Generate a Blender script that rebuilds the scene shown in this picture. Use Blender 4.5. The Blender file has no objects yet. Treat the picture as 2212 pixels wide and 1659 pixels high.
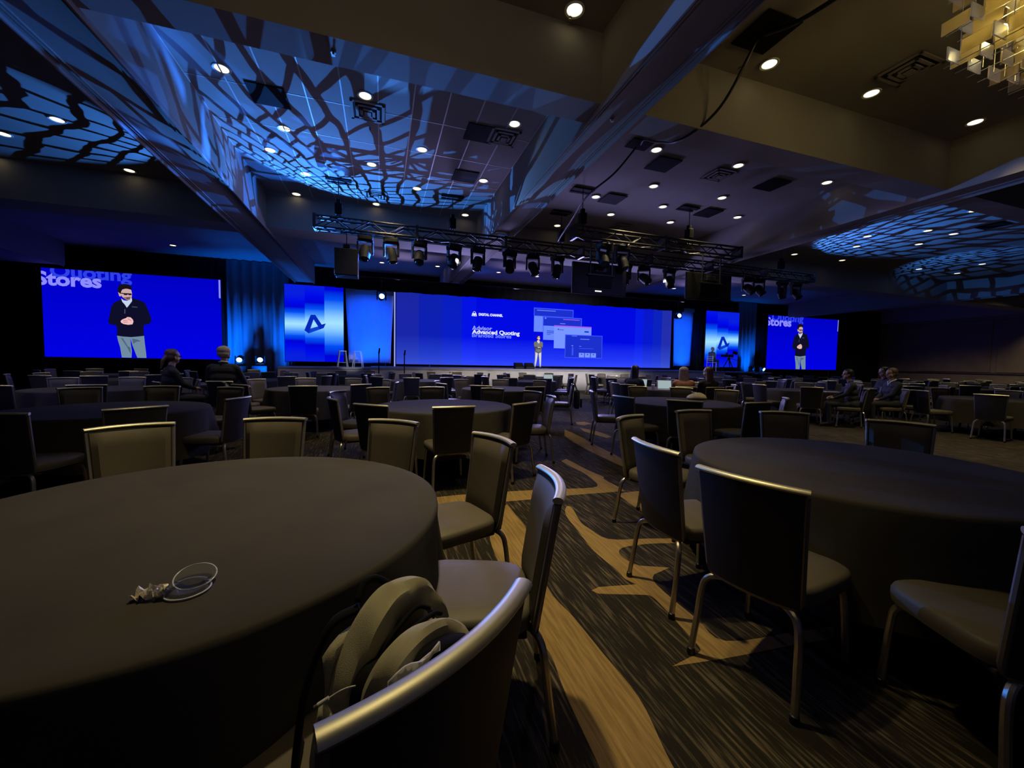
import bpy, bmesh, math, random
import numpy as np
from mathutils import Vector, Matrix

random.seed(7)
PI = math.pi
S = bpy.context.scene
COL = S.collection

# ------------------------------------------------------------------ camera, world, exposure
cam_data = bpy.data.cameras.new('camera')
cam = bpy.data.objects.new('camera', cam_data)
COL.objects.link(cam)
cam_data.sensor_width = 36.0
cam_data.lens = 860.0 / 2212.0 * 36.0
cam_data.clip_start, cam_data.clip_end = 0.02, 200
RW = ((0.950223, -0.000241, 0.31157), (-0.31108, -0.056811, 0.948684), (0.017472, -0.998385, -0.054058))
cam.matrix_world = Matrix([[r[0], -r[1], -r[2], t] for r, t in zip(RW, (0, 0, 1.36))] + [[0, 0, 0, 1]])
S.camera = cam

world = bpy.data.worlds.new('dim_hall_air')
S.world = world
world.use_nodes = True
world.node_tree.nodes['Background'].inputs[0].default_value = (0.25, 0.3, 0.5, 1)
world.node_tree.nodes['Background'].inputs[1].default_value = 0.004
S.view_settings.view_transform = 'Standard'
S.view_settings.look = 'None'
S.view_settings.exposure = 0.0
S.view_settings.gamma = 1.0
S.view_settings.use_curve_mapping = False
S.cycles.use_denoising = True
S.cycles.max_bounces = 6
S.cycles.sample_clamp_indirect = 4.0


def light(kind, name, loc, power, color, aim=None, size=0.1, angle=60, blend=0.3):
    d = bpy.data.lights.new(name, kind)
    d.energy, d.color = power, color
    if kind == 'SPOT':
        d.spot_size, d.spot_blend, d.shadow_soft_size = math.radians(angle), blend, size
    elif kind == 'AREA':
        d.size = size
    else:
        d.shadow_soft_size = size
    o = bpy.data.objects.new(name, d)
    COL.objects.link(o)
    o.location = loc
    if aim is not None:
        o.rotation_euler = (Vector(aim) - Vector(loc)).to_track_quat('-Z', 'Y').to_euler()
    return o


def gobo(o, scale, width, seed, rot=0.0, stretch=1.0, soft=0.012, stray=0.0):
    """a cut-metal breakup pattern inside the projector: rounded stones with dark joints"""
    d = o.data
    d.use_nodes = True
    nt = d.node_tree
    N, L = nt.nodes, nt.links
    em = next(n for n in N if n.type == 'EMISSION')
    tc = N.new('ShaderNodeTexCoord')
    sep = N.new('ShaderNodeSeparateXYZ')
    L.new(tc.outputs['Normal'], sep.inputs[0])
    comb = N.new('ShaderNodeCombineXYZ')
    for k in (0, 1):
        m = N.new('ShaderNodeMath'); m.operation = 'DIVIDE'
        L.new(sep.outputs[k], m.inputs[0]); L.new(sep.outputs[2], m.inputs[1])
        L.new(m.outputs[0], comb.inputs[k])
    comb.inputs[2].default_value = seed
    mp = N.new('ShaderNodeMapping')
    mp.inputs['Rotation'].default_value[2] = rot
    mp.inputs['Scale'].default_value = (scale * stretch, scale, 1)
    L.new(comb.outputs[0], mp.inputs[0])
    ad = N.new('ShaderNodeVectorMath'); ad.operation = 'ADD'
    ad.inputs[1].default_value = (seed * 3.7, seed * 1.9, 0)
    L.new(mp.outputs[0], ad.inputs[0])
    # etched stone courses: bent rows of uneven blocks, corners eaten by a finer wobble
    n1 = N.new('ShaderNodeTexNoise'); n1.noise_dimensions = '2D'
    n1.inputs['Scale'].default_value, n1.inputs['Detail'].default_value = 0.42, 1.0
    n2 = N.new('ShaderNodeTexNoise'); n2.noise_dimensions = '2D'
    n2.inputs['Scale'].default_value, n2.inputs['Detail'].default_value = 2.2, 0.0
    cur = ad
    for nz, amp in ((n1, 0.75), (n2, 0.10)):
        L.new(ad.outputs[0], nz.inputs['Vector'])
        ce = N.new('ShaderNodeVectorMath'); ce.operation = 'SUBTRACT'; ce.inputs[1].default_value = (0.5, 0.5, 0.5)
        L.new(nz.outputs['Color'], ce.inputs[0])
        ma = N.new('ShaderNodeVectorMath'); ma.operation = 'MULTIPLY_ADD'; ma.inputs[1].default_value = (amp, amp, 0)
        L.new(ce.outputs[0], ma.inputs[0]); L.new(cur.outputs[0], ma.inputs[2])
        cur = ma
    br = N.new('ShaderNodeTexBrick')
    br.offset, br.offset_frequency, br.squash, br.squash_frequency = 0.42, 2, 0.62, 3
    br.inputs['Scale'].default_value = 1.0
    br.inputs['Mortar Size'].default_value = width * 0.8
    br.inputs['Mortar Smooth'].default_value = 0.06
    br.inputs['Brick Width'].default_value = 1.15
    br.inputs['Row Height'].default_value = 0.7
    L.new(cur.outputs[0], br.inputs['Vector'])
    mr = N.new('ShaderNodeMath'); mr.operation = 'SUBTRACT'; mr.inputs[0].default_value = 1.0
    L.new(br.outputs['Fac'], mr.inputs[1])
    L.new(mr.outputs[0], em.inputs['Strength'])


WARM = (1.0, 0.81, 0.42)
BLUE = (0.05, 0.2, 1.0)
SKYB = (0.045, 0.25, 1.0)
# gobo projectors riding on the truss, aimed up into the coffers
gobo(light('SPOT', 'gobo_beam_left', (-1.9, 12.65, 3.5), 2000, SKYB, aim=(0.1, 9.0, 6), size=0.008, angle=98, blend=0.15), 6.4, 0.105, 1.3, 0.6, stretch=1.15)
gobo(light('SPOT', 'gobo_beam_left_near', (-1.5, 11.6, 4.3), 2600, SKYB, aim=(0.8, 5.3, 5.05), size=0.008, angle=30, blend=0.2), 4.4, 0.085, 4.1, 0.6, stretch=1.2)
gobo(light('SPOT', 'gobo_beam_left_wall', (0.6, 12.4, 4.2), 1300, (0.02, 0.17, 1.0), aim=(-3.1, 10.0, 5.5), size=0.008, angle=58, blend=0.3), 4.6, 0.09, 5.4, 0.9)
light('SPOT', 'blue_streak', (0.9, 12.2, 4.1), 6000, (0.02, 0.17, 1.0), aim=(-3.9, 7.6, 5.02), size=0.02, angle=32, blend=0.8)
gobo(light('SPOT', 'gobo_beam_left_far', (-3.6, 11.9, 3.9), 800, SKYB, aim=(-7.0, 10.6, 5.9), size=0.008, angle=62, blend=0.3), 5.0, 0.12, 2.2, 0.2, stretch=1.2)
gobo(light('SPOT', 'gobo_beam_right', (15.4, 10.9, 3.5), 1100, SKYB, aim=(17.0, 9.1, 6), size=0.008, angle=94, blend=0.3), 5.0, 0.14, 6.4, 0.5, stretch=1.2)
gobo(light('SPOT', 'gobo_beam_right_blue', (13.4, 11.4, 4.2), 1100, (0.02, 0.15, 1.0), aim=(18.2, 10.2, 6.05), size=0.008, angle=44, blend=0.4), 6.0, 0.15, 8.3, 0.1)
gobo(light('SPOT', 'gobo_beam_right_blue', (21.5, 10.6, 3.6), 380, SKYB, aim=(24.0, 10.2, 6.05), size=0.008, angle=90, blend=0.4), 5.5, 0.14, 7.1, 0.1)
gobo(light('SPOT', 'gobo_beam_aisle', (2.3, 11.0, 4.3), 700, (0.14, 0.36, 1.0), aim=(3.35, 4.8, 5.1), size=0.008, angle=34, blend=0.3), 5.0, 0.09, 3.3, 0.7)
# blue wash on drapes, scrims and the stage ceiling
for k, (p, a, e, g) in enumerate([((-6.5, 20.6, 0.6), (-6.1, 22.2, 2.4), 950, 100), ((-5.2, 20.6, 0.6), (-5.2, 22.2, 2.6), 950, 100),
                               ((-5.4, 19.6, 0.6), (-4.4, 19.3, 6), 420, 60), ((25.2, 20.6, 0.6), (25.1, 22.2, 2.4), 800, 90),
                               ((24.2, 19.6, 0.6), (23.5, 19.4, 6), 420, 60), ((-0.9, 21.2, 1.15), (-0.8, 22.0, 3.6), 60, 130), ((0.2, 21.2, 1.15), (0.0, 22.0, 3.6), 60, 130),
                               ((19.1, 21.2, 1.15), (19.2, 22.0, 3.8), 80, 130), ((-0.6, 18.9, 4.25), (-0.55, 22.0, 3.2), 600, 72), ((-0.3, 18.9, 1.2), (-0.55, 22.0, 2.6), 600, 66), ((18.6, 18.9, 4.25), (19.2, 22.0, 3.4), 600, 60), ((18.6, 18.9, 1.2), (19.2, 22.0, 2.8), 600, 60),
                               ((4.5, 20.9, 4.7), (4.5, 19.6, 6), 40, 110), ((12, 20.9, 4.7), (12, 19.6, 6), 40, 110)]):
    light('SPOT', 'blue_wash', p, e, (0.0, 0.13, 1.0) if e != 600 else (0.0, 0.075, 1.0), aim=a, size=0.15, angle=g, blend=0.9)
for x in (1.0, 6.5, 12.0, 17.0):
    light('SPOT', 'stage_ceiling_fill', (x, 19.4, 4.4), 110, (0.50, 0.42, 0.95), aim=(x, 17.4, 6), size=0.1, angle=130, blend=0.9)  # added violet fill brightening the coffers over the stage, no real fixture
# added violet fill standing in for stage spill, no fixtures of its own
for p in ((2.5, 16.8, 3.4), (8.5, 16.8, 3.4), (14.5, 16.8, 3.4)):
    light('SPOT', 'spill_fill', p, 1150 if p[0] < 14 else 500, (0.40, 0.38, 1.0), aim=(p[0] - 1.5, 3.0, 4.2), size=0.6, angle=120, blend=0.9)
# added blue fill imitating haze over the middle of the hall, no real fixtures
for x in (-5.0, 0.5, 6.0, 13.0):
    light('SPOT', 'haze_fill', (x, 5.45, 4.9), 420, (0.24, 0.27, 1.0), aim=(x * 1.12 - 0.3, 11.6, 0.3), size=0.15, angle=66, blend=1.0)
# front light on the presenter and the stage front
light('SPOT', 'key_beam', (5.6, 11.2, 4.2), 5200, (1.0, 0.97, 0.88), aim=(8.1, 20.4, 2.1), size=0.1, angle=13, blend=0.5)
light('SPOT', 'stage_wash', (9.0, 11.2, 4.2), 2300, (0.95, 0.9, 0.95), aim=(8.5, 18.4, 0.7), size=0.1, angle=78, blend=0.9)
light('SPOT', 'stage_wash', (2.0, 11.2, 4.2), 1700, (0.95, 0.9, 0.95), aim=(2.5, 18.0, 0.3), size=0.1, angle=40, blend=0.9)
light('SPOT', 'stool_fill', (0.6, 11.2, 4.2), 1500, (0.95, 0.95, 1.0), aim=(-1.4, 20.35, 1.35), size=0.1, angle=9, blend=0.6)  # added spot to brighten the bar stools
light('SPOT', 'operator_fill', (14.0, 11.2, 4.2), 1500, (0.5, 0.6, 1.0), aim=(20.6, 20.4, 1.9), size=0.1, angle=12, blend=0.7)  # added bluish spot to brighten the camera operator
# warm house light: recessed downlights
for p, e, ang in [((0.25, 3.15, 5.95), 860, 66), ((1.2, 2.4, 5.95), 200, 46), ((2.41, 4.7, 5.95), 70, 46),
                  ((5.65, 4.6, 5.95), 90, 44), ((7.85, 4.4, 5.95), 240, 60), ((10.5, 4.2, 5.95), 300, 66),
                  ((-3.5, 3.6, 5.95), 90, 80), ((-1.6, 8.4, 5.95), 300, 70), ((1.6, 8.6, 5.95), 330, 70), ((6.0, 7.4, 5.95), 200, 76), ((6.7, 9.4, 5.95), 360, 84), ((0.2, 10.6, 5.95), 360, 84),
                  ((-7.6, 9.5, 5.95), 300, 100), ((8.9, 9.6, 5.95), 300, 80), ((13.0, 7.0, 5.0), 60, 100), ((17, 8.7, 5.95), 340, 110), ((25, 10, 5.95), 340, 110), ((-6, 16.5, 5.95), 260, 110),
                  ((9.4, 3.8, 5.95), 420, 70), ((33.5, 16, 5.0), 600, 150), ((33.0, 10.5, 5.95), 600, 150), ((3.3, 15.5, 5.0), 260, 110)]:  # lamps over the aisle floor and by the right wall are added fill
    light('SPOT', 'downlight_beam', p, e, WARM, aim=(p[0], p[1], 0), size=0.09, angle=ang, blend=1.0)
# an added lamp for an unseen chandelier overhead, then the visible chandelier's own
light('POINT', 'chandelier_glow', (0.0, 1.5, 5.35), 28, (1.0, 0.80, 0.40), size=0.3)
light('POINT', 'chandelier_glow', (6.3, 1.9, 4.9), 14, (1.0, 0.78, 0.34), size=0.25)
light('SPOT', 'wall_washer', (37.6, 13.6, 4.9), 75, WARM, aim=(40, 13.3, 1.2), size=0.1, angle=80, blend=1.0)

# ------------------------------------------------------------------ materials
def srgb(r, g, b):
    f = lambda c: (c / 255 / 12.92) if c / 255 <= 0.04045 else ((c / 255 + 0.055) / 1.055) ** 2.4
    return (f(r), f(g), f(b), 1.0)


def mat(name, col, rough=0.6, metal=0.0, var=0.0, vscale=8.0, bump=0.0, bscale=200.0, spec=0.5, stretch=(1, 1, 1)):
    m = bpy.data.materials.new(name)
    m.use_nodes = True
    nt = m.node_tree
    b = nt.nodes['Principled BSDF']
    b.inputs['Base Color'].default_value = (*col[:3], 1)
    b.inputs['Roughness'].default_value = rough
    b.inputs['Metallic'].default_value = metal
    b.inputs['Specular IOR Level'].default_value = spec
    if var or bump:
        tc = nt.nodes.new('ShaderNodeTexCoord')
        mp = nt.nodes.new('ShaderNodeMapping')
        mp.inputs['Scale'].default_value = stretch
        nt.links.new(tc.outputs['Object'], mp.inputs[0])
    if var:
        n = nt.nodes.new('ShaderNodeTexNoise')
        n.inputs['Scale'].default_value = vscale
        n.inputs['Detail'].default_value = 4
        nt.links.new(mp.outputs[0], n.inputs['Vector'])
        r = nt.nodes.new('ShaderNodeValToRGB')
        r.color_ramp.elements[0].position, r.color_ramp.elements[1].position = 0.3, 0.7
        r.color_ramp.elements[0].color = (*[c * (1 - var) for c in col[:3]], 1)
        r.color_ramp.elements[1].color = (*[min(1, c * (1 + var)) for c in col[:3]], 1)
        nt.links.new(n.outputs['Fac'], r.inputs[0])
        nt.links.new(r.outputs[0], b.inputs['Base Color'])
    if bump:
        n2 = nt.nodes.new('ShaderNodeTexNoise')
        n2.inputs['Scale'].default_value = bscale
        nt.links.new(mp.outputs[0], n2.inputs['Vector'])
        bp = nt.nodes.new('ShaderNodeBump')
        bp.inputs['Strength'].default_value = bump
        bp.inputs['Distance'].default_value = 0.004
        nt.links.new(n2.outputs['Fac'], bp.inputs['Height'])
        nt.links.new(bp.outputs[0], b.inputs['Normal'])
    return m


def glow(name, col, strength=1.0):
    m = bpy.data.materials.new(name)
    m.use_nodes = True
    nt = m.node_tree
    nt.nodes.clear()
    e = nt.nodes.new('ShaderNodeEmission')
    e.inputs[0].default_value = (*col[:3], 1)
    e.inputs[1].default_value = strength
    o = nt.nodes.new('ShaderNodeOutputMaterial')
    nt.links.new(e.outputs[0], o.inputs[0])
    return m


def glass(name, col, rough=0.05, ior=1.45, alpha=None):
    m = bpy.data.materials.new(name)
    m.use_nodes = True
    b = m.node_tree.nodes['Principled BSDF']
    b.inputs['Base Color'].default_value = (*col[:3], 1)
    b.inputs['Roughness'].default_value = rough
    b.inputs['IOR'].default_value = ior
    b.inputs['Transmission Weight'].default_value = 1.0
    return m


M = dict(
    cloth=mat('black_table_linen', (0.052, 0.046, 0.036), 0.92, var=0.12, vscale=3, bump=0.15, bscale=900, spec=0.15),
    vinyl=mat('taupe_vinyl', (0.105, 0.088, 0.062), 0.52, var=0.1, vscale=5, bump=0.1, bscale=300, spec=0.25),
    shell=mat('charcoal_chair_shell', (0.030, 0.029, 0.031), 0.6, var=0.15, vscale=6, spec=0.3),
    frame=mat('pewter_frame', (0.26, 0.235, 0.20), 0.45, 0.6, var=0.1),
    rail=mat('champagne_metal', (0.66, 0.62, 0.44), 0.46, 0.9, var=0.05),
    leg=mat('brushed_leg_metal', (0.50, 0.46, 0.38), 0.35, 0.95, var=0.08, vscale=20),
    rubber=mat('black_rubber', (0.012, 0.012, 0.012), 0.35),
    black=mat('black_matte_paint', (0.010, 0.010, 0.011), 0.8, var=0.2, spec=0.1),
    lensglass=mat('dark_lens_glass', (0.01, 0.01, 0.015), 0.15),
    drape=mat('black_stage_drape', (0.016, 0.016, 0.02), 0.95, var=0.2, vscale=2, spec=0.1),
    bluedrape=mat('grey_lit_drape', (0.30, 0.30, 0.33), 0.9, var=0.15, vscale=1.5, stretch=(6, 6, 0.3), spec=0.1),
    scrim=mat('pale_stretch_scrim', (0.55, 0.55, 0.58), 0.8, var=0.05, vscale=2),
    ceil=mat('ceiling_paint', (0.34, 0.30, 0.27), 0.9, var=0.05, vscale=1.2, spec=0.2),
    soffit=mat('soffit_paint', (0.32, 0.285, 0.255), 0.9, var=0.05, vscale=1.0, spec=0.2),
    tee=mat('ceiling_joint_metal', (0.62, 0.60, 0.56), 0.5),
    wall=mat('wallcovering', (0.26, 0.21, 0.16), 0.8, var=0.12, vscale=1.3, spec=0.2),
    trim=mat('dark_wood_trim', (0.07, 0.05, 0.035), 0.5, var=0.2, vscale=4, stretch=(1, 1, 8)),
    tan=None, carpet=None,
    white=mat('white_plastic', (0.75, 0.74, 0.7), 0.45),
    paper=mat('white_paper', (0.75, 0.72, 0.64), 0.8, var=0.04),
    canvas=mat('olive_grey_canvas', (0.46, 0.42, 0.26), 0.88, var=0.22, vscale=9, bump=0.35, bscale=700, spec=0.15),
    mesh=mat('black_bag_lining', (0.010, 0.010, 0.011), 0.9, var=0.3, vscale=20, spec=0.1),
    stage=mat('grey_stage_deck', (0.30, 0.30, 0.32), 0.5, var=0.15, vscale=2),
    skirt=mat('pale_stage_skirt', (0.52, 0.49, 0.45), 0.85, var=0.06, vscale=2),
    truss=mat('black_truss_metal', (0.030, 0.030, 0.034), 0.45, 0.4, var=0.1),
    lampbody=mat('black_fixture_plastic', (0.012, 0.012, 0.014), 0.65, spec=0.2),
    stoolm=mat('silver_stool_metal', (0.7, 0.72, 0.74), 0.3, 0.5),
    disc=glow('lamp_disc', (1.0, 0.88, 0.52), 2.4),
    reflector=mat('lamp_reflector', (0.85, 0.8, 0.62), 0.2, 1.0),
    beam=glow('beam_lens', (0.35, 0.9, 1.0), 9.0),
    crystal=None,
    skin=mat('skin', (0.50, 0.31, 0.23), 0.55, var=0.05),
    skin2=mat('skin_tan', (0.36, 0.22, 0.16), 0.55, var=0.05),
    darkhair=mat('dark_hair', (0.016, 0.012, 0.010), 0.5, var=0.3, vscale=40),
    blonde=mat('blonde_hair', (0.42, 0.29, 0.16), 0.5, var=0.3, vscale=30, stretch=(3, 3, 0.4)),
    brown=mat('brown_hair', (0.13, 0.085, 0.06), 0.5, var=0.3, vscale=30, stretch=(3, 3, 0.4)),
    greyhair=mat('grey_hair', (0.42, 0.36, 0.30), 0.6, var=0.2, vscale=40),
    suit=mat('black_suit', (0.018, 0.018, 0.024), 0.8, var=0.2),
    sweater=mat('charcoal_pullover', (0.07, 0.075, 0.085), 0.85, var=0.15, vscale=12),
    greypants=mat('grey_trousers', (0.36, 0.37, 0.36), 0.8, var=0.08),
    rust=mat('rust_knit', (0.50, 0.22, 0.11), 0.9, var=0.15, vscale=15),
    shirt=mat('white_shirt', (0.75, 0.75, 0.76), 0.7),
    navy=mat('navy_fabric', (0.03, 0.035, 0.07), 0.85, var=0.2),
    shoe=mat('black_shoe', (0.02, 0.018, 0.016), 0.4),
    khaki=mat('blue_grey_cloth', (0.11, 0.12, 0.15), 0.85, var=0.2),
    foil=mat('pale_foil', (0.75, 0.66, 0.5), 0.3, 0.3, var=0.25, vscale=90),
    cream=mat('cream_canvas', (0.62, 0.54, 0.36), 0.85, var=0.1),
    cup=mat('kraft_cup', (0.50, 0.36, 0.22), 0.7),
    laptop=mat('grey_laptop', (0.35, 0.36, 0.38), 0.4, 0.5),
    lcd=glow('laptop_screen', (0.62, 0.78, 0.80), 0.55),
    eye=mat('eye', (0.05, 0.04, 0.035), 0.2),
    lip=mat('lips', (0.36, 0.15, 0.12), 0.5),
)
M['plastic'] = glass('clear_plastic', (0.92, 0.93, 0.97), 0.12, 1.2)
_nt = M['plastic'].node_tree
_df = _nt.nodes.new('ShaderNodeBsdfDiffuse'); _df.inputs[0].default_value = (0.75, 0.76, 0.85, 1)
_mx = _nt.nodes.new('ShaderNodeMixShader'); _mx.inputs[0].default_value = 0.05
_nt.links.new(_nt.nodes['Principled BSDF'].outputs[0], _mx.inputs[1]); _nt.links.new(_df.outputs[0], _mx.inputs[2])
_nt.links.new(_mx.outputs[0], _nt.nodes['Material Output'].inputs[0])
M['crystal'] = glass('chandelier_acrylic', (0.97, 0.93, 0.70), 0.25, 1.3)
_nt = M['crystal'].node_tree
_tr = _nt.nodes.new('ShaderNodeBsdfTranslucent'); _tr.inputs[0].default_value = (0.88, 0.74, 0.36, 1)
_mx = _nt.nodes.new('ShaderNodeMixShader'); _mx.inputs[0].default_value = 0.45
_nt.links.new(_nt.nodes['Principled BSDF'].outputs[0], _mx.inputs[1]); _nt.links.new(_tr.outputs[0], _mx.inputs[2])
_nt.links.new(_mx.outputs[0], _nt.nodes['Material Output'].inputs[0])
M['rim_highlight'] = mat('plastic_rim_highlight', (0.55, 0.56, 0.66), 0.15)  # pale lilac colour paints reflection highlights onto the clear lid's rims
M['filament'] = glow('chandelier_lamp', (1.0, 0.8, 0.32), 95.0)


def carpet_mats():
    """woven broadloom: charcoal ground with short pale broken streaks running towards the stage, tan ribbons"""
    out = []
    for name, base, streak, lo in (('charcoal_streak_carpet', srgb(42, 38, 31), srgb(122, 108, 86), 0.50), ('tan_carpet', srgb(142, 116, 70), srgb(172, 142, 90), 0.40)):
        m = bpy.data.materials.new(name)
        m.use_nodes = True
        nt = m.node_tree
        b = nt.nodes['Principled BSDF']
        b.inputs['Roughness'].default_value = 0.95
        b.inputs['Specular IOR Level'].default_value = 0.1
        tc = nt.nodes.new('ShaderNodeTexCoord')
        mp = nt.nodes.new('ShaderNodeMapping')
        mp.inputs['Scale'].default_value = (62, 5.0, 1) if lo > 0.5 else (60, 3.5, 1)
        n = nt.nodes.new('ShaderNodeTexNoise')
        n.inputs['Scale'].default_value = 1.0
        n.inputs['Detail'].default_value = 3.0
        n.inputs['Roughness'].default_value = 0.6
        r = nt.nodes.new('ShaderNodeValToRGB')
        e = r.color_ramp.elements
        e[0].position, e[0].color = lo, base
        e[1].position, e[1].color = lo + (0.16 if lo > 0.5 else 0.25), streak
        n3 = nt.nodes.new('ShaderNodeTexNoise')
        n3.inputs['Scale'].default_value = 0.9
        n3.inputs['Detail'].default_value = 0.0
        mx = nt.nodes.new('ShaderNodeMix')
        mx.data_type = 'RGBA'
        mx.blend_type = 'MULTIPLY'
        mx.inputs[0].default_value = 0.35
        L = nt.links
        L.new(tc.outputs['Object'], mp.inputs[0])
        L.new(mp.outputs[0], n.inputs['Vector'])
        L.new(n.outputs['Fac'], r.inputs[0])
        L.new(tc.outputs['Object'], n3.inputs['Vector'])
        L.new(r.outputs[0], mx.inputs[6])
        L.new(n3.outputs['Fac'], mx.inputs[7])
        if lo > 0.5:
            # tan drift-lines of the far floor, too flat to tell apart one by one
            mp2 = nt.nodes.new('ShaderNodeMapping')
            mp2.inputs['Scale'].default_value = (1.6, 0.42, 1)
            mp2.inputs['Rotation'].default_value[2] = 0.25
            n4 = nt.nodes.new('ShaderNodeTexNoise')
            n4.inputs['Scale'].default_value = 1.0
            n4.inputs['Detail'].default_value = 1.5
            n4.inputs['Distortion'].default_value = 0.8
            r4 = nt.nodes.new('ShaderNodeValToRGB')
            q = r4.color_ramp.elements
            q[0].position, q[0].color = 0.47, (0, 0, 0, 1)
            q[1].position, q[1].color = 0.485, (1, 1, 1, 1)
            w = q.new(0.525); w.color = (1, 1, 1, 1)
            w2 = q.new(0.54); w2.color = (0, 0, 0, 1)
            sx = nt.nodes.new('ShaderNodeSeparateXYZ')
            far = nt.nodes.new('ShaderNodeMapRange')
            far.inputs[1].default_value, far.inputs[2].default_value = 0.5, 1.5
            ln = nt.nodes.new('ShaderNodeMath'); ln.operation = 'MULTIPLY'
            gy = nt.nodes.new('ShaderNodeMath'); gy.operation = 'GREATER_THAN'; gy.inputs[1].default_value = 5.0
            gx = nt.nodes.new('ShaderNodeMath'); gx.operation = 'GREATER_THAN'; gx.inputs[1].default_value = 3.6
            mxx = nt.nodes.new('ShaderNodeMath'); mxx.operation = 'MAXIMUM'
            mix2 = nt.nodes.new('ShaderNodeMix'); mix2.data_type = 'RGBA'
            L.new(tc.outputs['Object'], mp2.inputs[0]); L.new(mp2.outputs[0], n4.inputs['Vector']); L.new(n4.outputs['Fac'], r4.inputs[0])
            L.new(tc.outputs['Object'], sx.inputs[0]); L.new(sx.outputs[1], gy.inputs[0]); L.new(sx.outputs[0], gx.inputs[0])
            L.new(gy.outputs[0], mxx.inputs[0]); L.new(gx.outputs[0], mxx.inputs[1])
            L.new(mxx.outputs[0], ln.inputs[0]); L.new(r4.outputs[0], ln.inputs[1])
            L.new(ln.outputs[0], mix2.inputs[0]); L.new(mx.outputs[2], mix2.inputs[6])
            mix2.inputs[7].default_value = srgb(120, 98, 62)
            L.new(mix2.outputs[2], b.inputs['Base Color'])
        else:
            L.new(mx.outputs[2], b.inputs['Base Color'])
        out.append(m)
    return out


M['carpet'], M['tan'] = carpet_mats()


# ------------------------------------------------------------------ geometry helpers
def obj(name, bm, m, parent=None, smooth=False, loc=None, rotz=None):
    if isinstance(bm, bmesh.types.BMesh):
        me = bpy.data.meshes.new(name)
        bmesh.ops.recalc_face_normals(bm, faces=bm.faces)
        bm.to_mesh(me)
        bm.free()
    else:
        me = bm
    keep = None
    if isinstance(m, (list, tuple)):
        keep = np.empty(len(me.polygons), 'i4'); me.polygons.foreach_get('material_index', keep)
    me.materials.clear()
    for q in (m if isinstance(m, (list, tuple)) else [m]):
        me.materials.append(q)
    if keep is not None:
        me.polygons.foreach_set('material_index', keep)
    if smooth:
        me.polygons.foreach_set('use_smooth', [True] * len(me.polygons))
        if smooth == 'auto':
            me.set_sharp_from_angle(angle=math.radians(38))
    o = bpy.data.objects.new(name, me)
    COL.objects.link(o)
    if parent:
        o.parent = parent
    if loc is not None:
        o.location = loc
    if rotz is not None:
        o.rotation_euler[2] = rotz
    return o


def link_mesh(name, me, parent, loc=(0, 0, 0), rot=(0, 0, 0), scale=None):
    o = bpy.data.objects.new(name, me)
    COL.objects.link(o)
    if parent:
        o.parent = parent
    o.location, o.rotation_euler = loc, rot
    if scale:
        o.scale = scale
    return o


def tag(o, label=None, cat=None, group=None, kind=None):
    if label: o['label'] = label
    if cat: o['category'] = cat
    if group: o['group'] = group
    if kind: o['kind'] = kind
    return o


def thing(name, label, cat, loc=(0, 0, 0), rotz=0.0, group=None):
    o = bpy.data.objects.new(name, None)
    o.empty_display_size = 0.1
    COL.objects.link(o)
    o.location = loc
    o.rotation_euler = (0, 0, rotz)
    return tag(o, label, cat, group)


def struct(name, bm, m, parent=None, **k):
    o = obj(name, bm, m, parent, **k)
    if not parent:
        o['kind'] = 'structure'
    return o


def BM():
    return bmesh.new()


def box(bm, c, s, rot=None, bev=0.0, taper=1.0):
    r = bmesh.ops.create_cube(bm, size=1.0)
    vs = r['verts']
    for v in vs:
        t = taper if v.co.z > 0 else 1.0
        v.co = Vector((v.co.x * s[0] * t, v.co.y * s[1] * t, v.co.z * s[2]))
    if bev:
        es = list({e for v in vs for e in v.link_edges})
        rr = bmesh.ops.bevel(bm, geom=es, offset=bev, segments=2, profile=0.5, affect='EDGES')
        vs = list({v for f in rr['faces'] for v in f.verts} | {v for v in vs if v.is_valid})
    for v in vs:
        co = v.co
        if rot is not None:
            co = rot @ co
        v.co = co + Vector(c)
    return vs


def tube(bm, pts, r, n=8, cap=True, squash=None, up=None):
    """sweep a ring along pts; r a number or one per point; squash=(a,b) scales the ring's two axes"""
    P = [Vector(p) for p in pts]
    rs = r if isinstance(r, (list, tuple)) else [r] * len(P)
    rings = []
    ref = Vector(up) if up else None
    for i, p in enumerate(P):
        d = (P[min(i + 1, len(P) - 1)] - P[max(i - 1, 0)]).normalized()
        if ref is None:
            ref = Vector((0, 0, 1)) if abs(d.z) < 0.9 else Vector((1, 0, 0))
        a = d.cross(ref)
        if a.length < 1e-5:
            a = d.orthogonal()
        a.normalize()
        b = a.cross(d).normalized()
        if not up:
            ref = b
        sa, sb = squash or (1, 1)
        rings.append([bm.verts.new(p + (a * math.cos(t) * sa + b * math.sin(t) * sb) * rs[i]) for t in [2 * PI * k / n for k in range(n)]])
    for A, B in zip(rings, rings[1:]):
        for k in range(n):
            bm.faces.new((A[k], A[(k + 1) % n], B[(k + 1) % n], B[k]))
    if cap:
        bm.faces.new(rings[0][::-1])
        bm.faces.new(rings[-1])
    return rings


def lathe(bm, prof, n=24, c=(0, 0, 0), close=True):
    rings = []
    for r, z in prof:
        rings.append([bm.verts.new((c[0] + max(r, 1e-4) * math.cos(2 * PI * k / n), c[1] + max(r, 1e-4) * math.sin(2 * PI * k / n), c[2] + z)) for k in range(n)])
    for A, B in zip(rings, rings[1:]):
        for k in range(n):
            bm.faces.new((A[k], A[(k + 1) % n], B[(k + 1) % n], B[k]))
    if close:
        bm.faces.new(rings[0][::-1])
        bm.faces.new(rings[-1])


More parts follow.
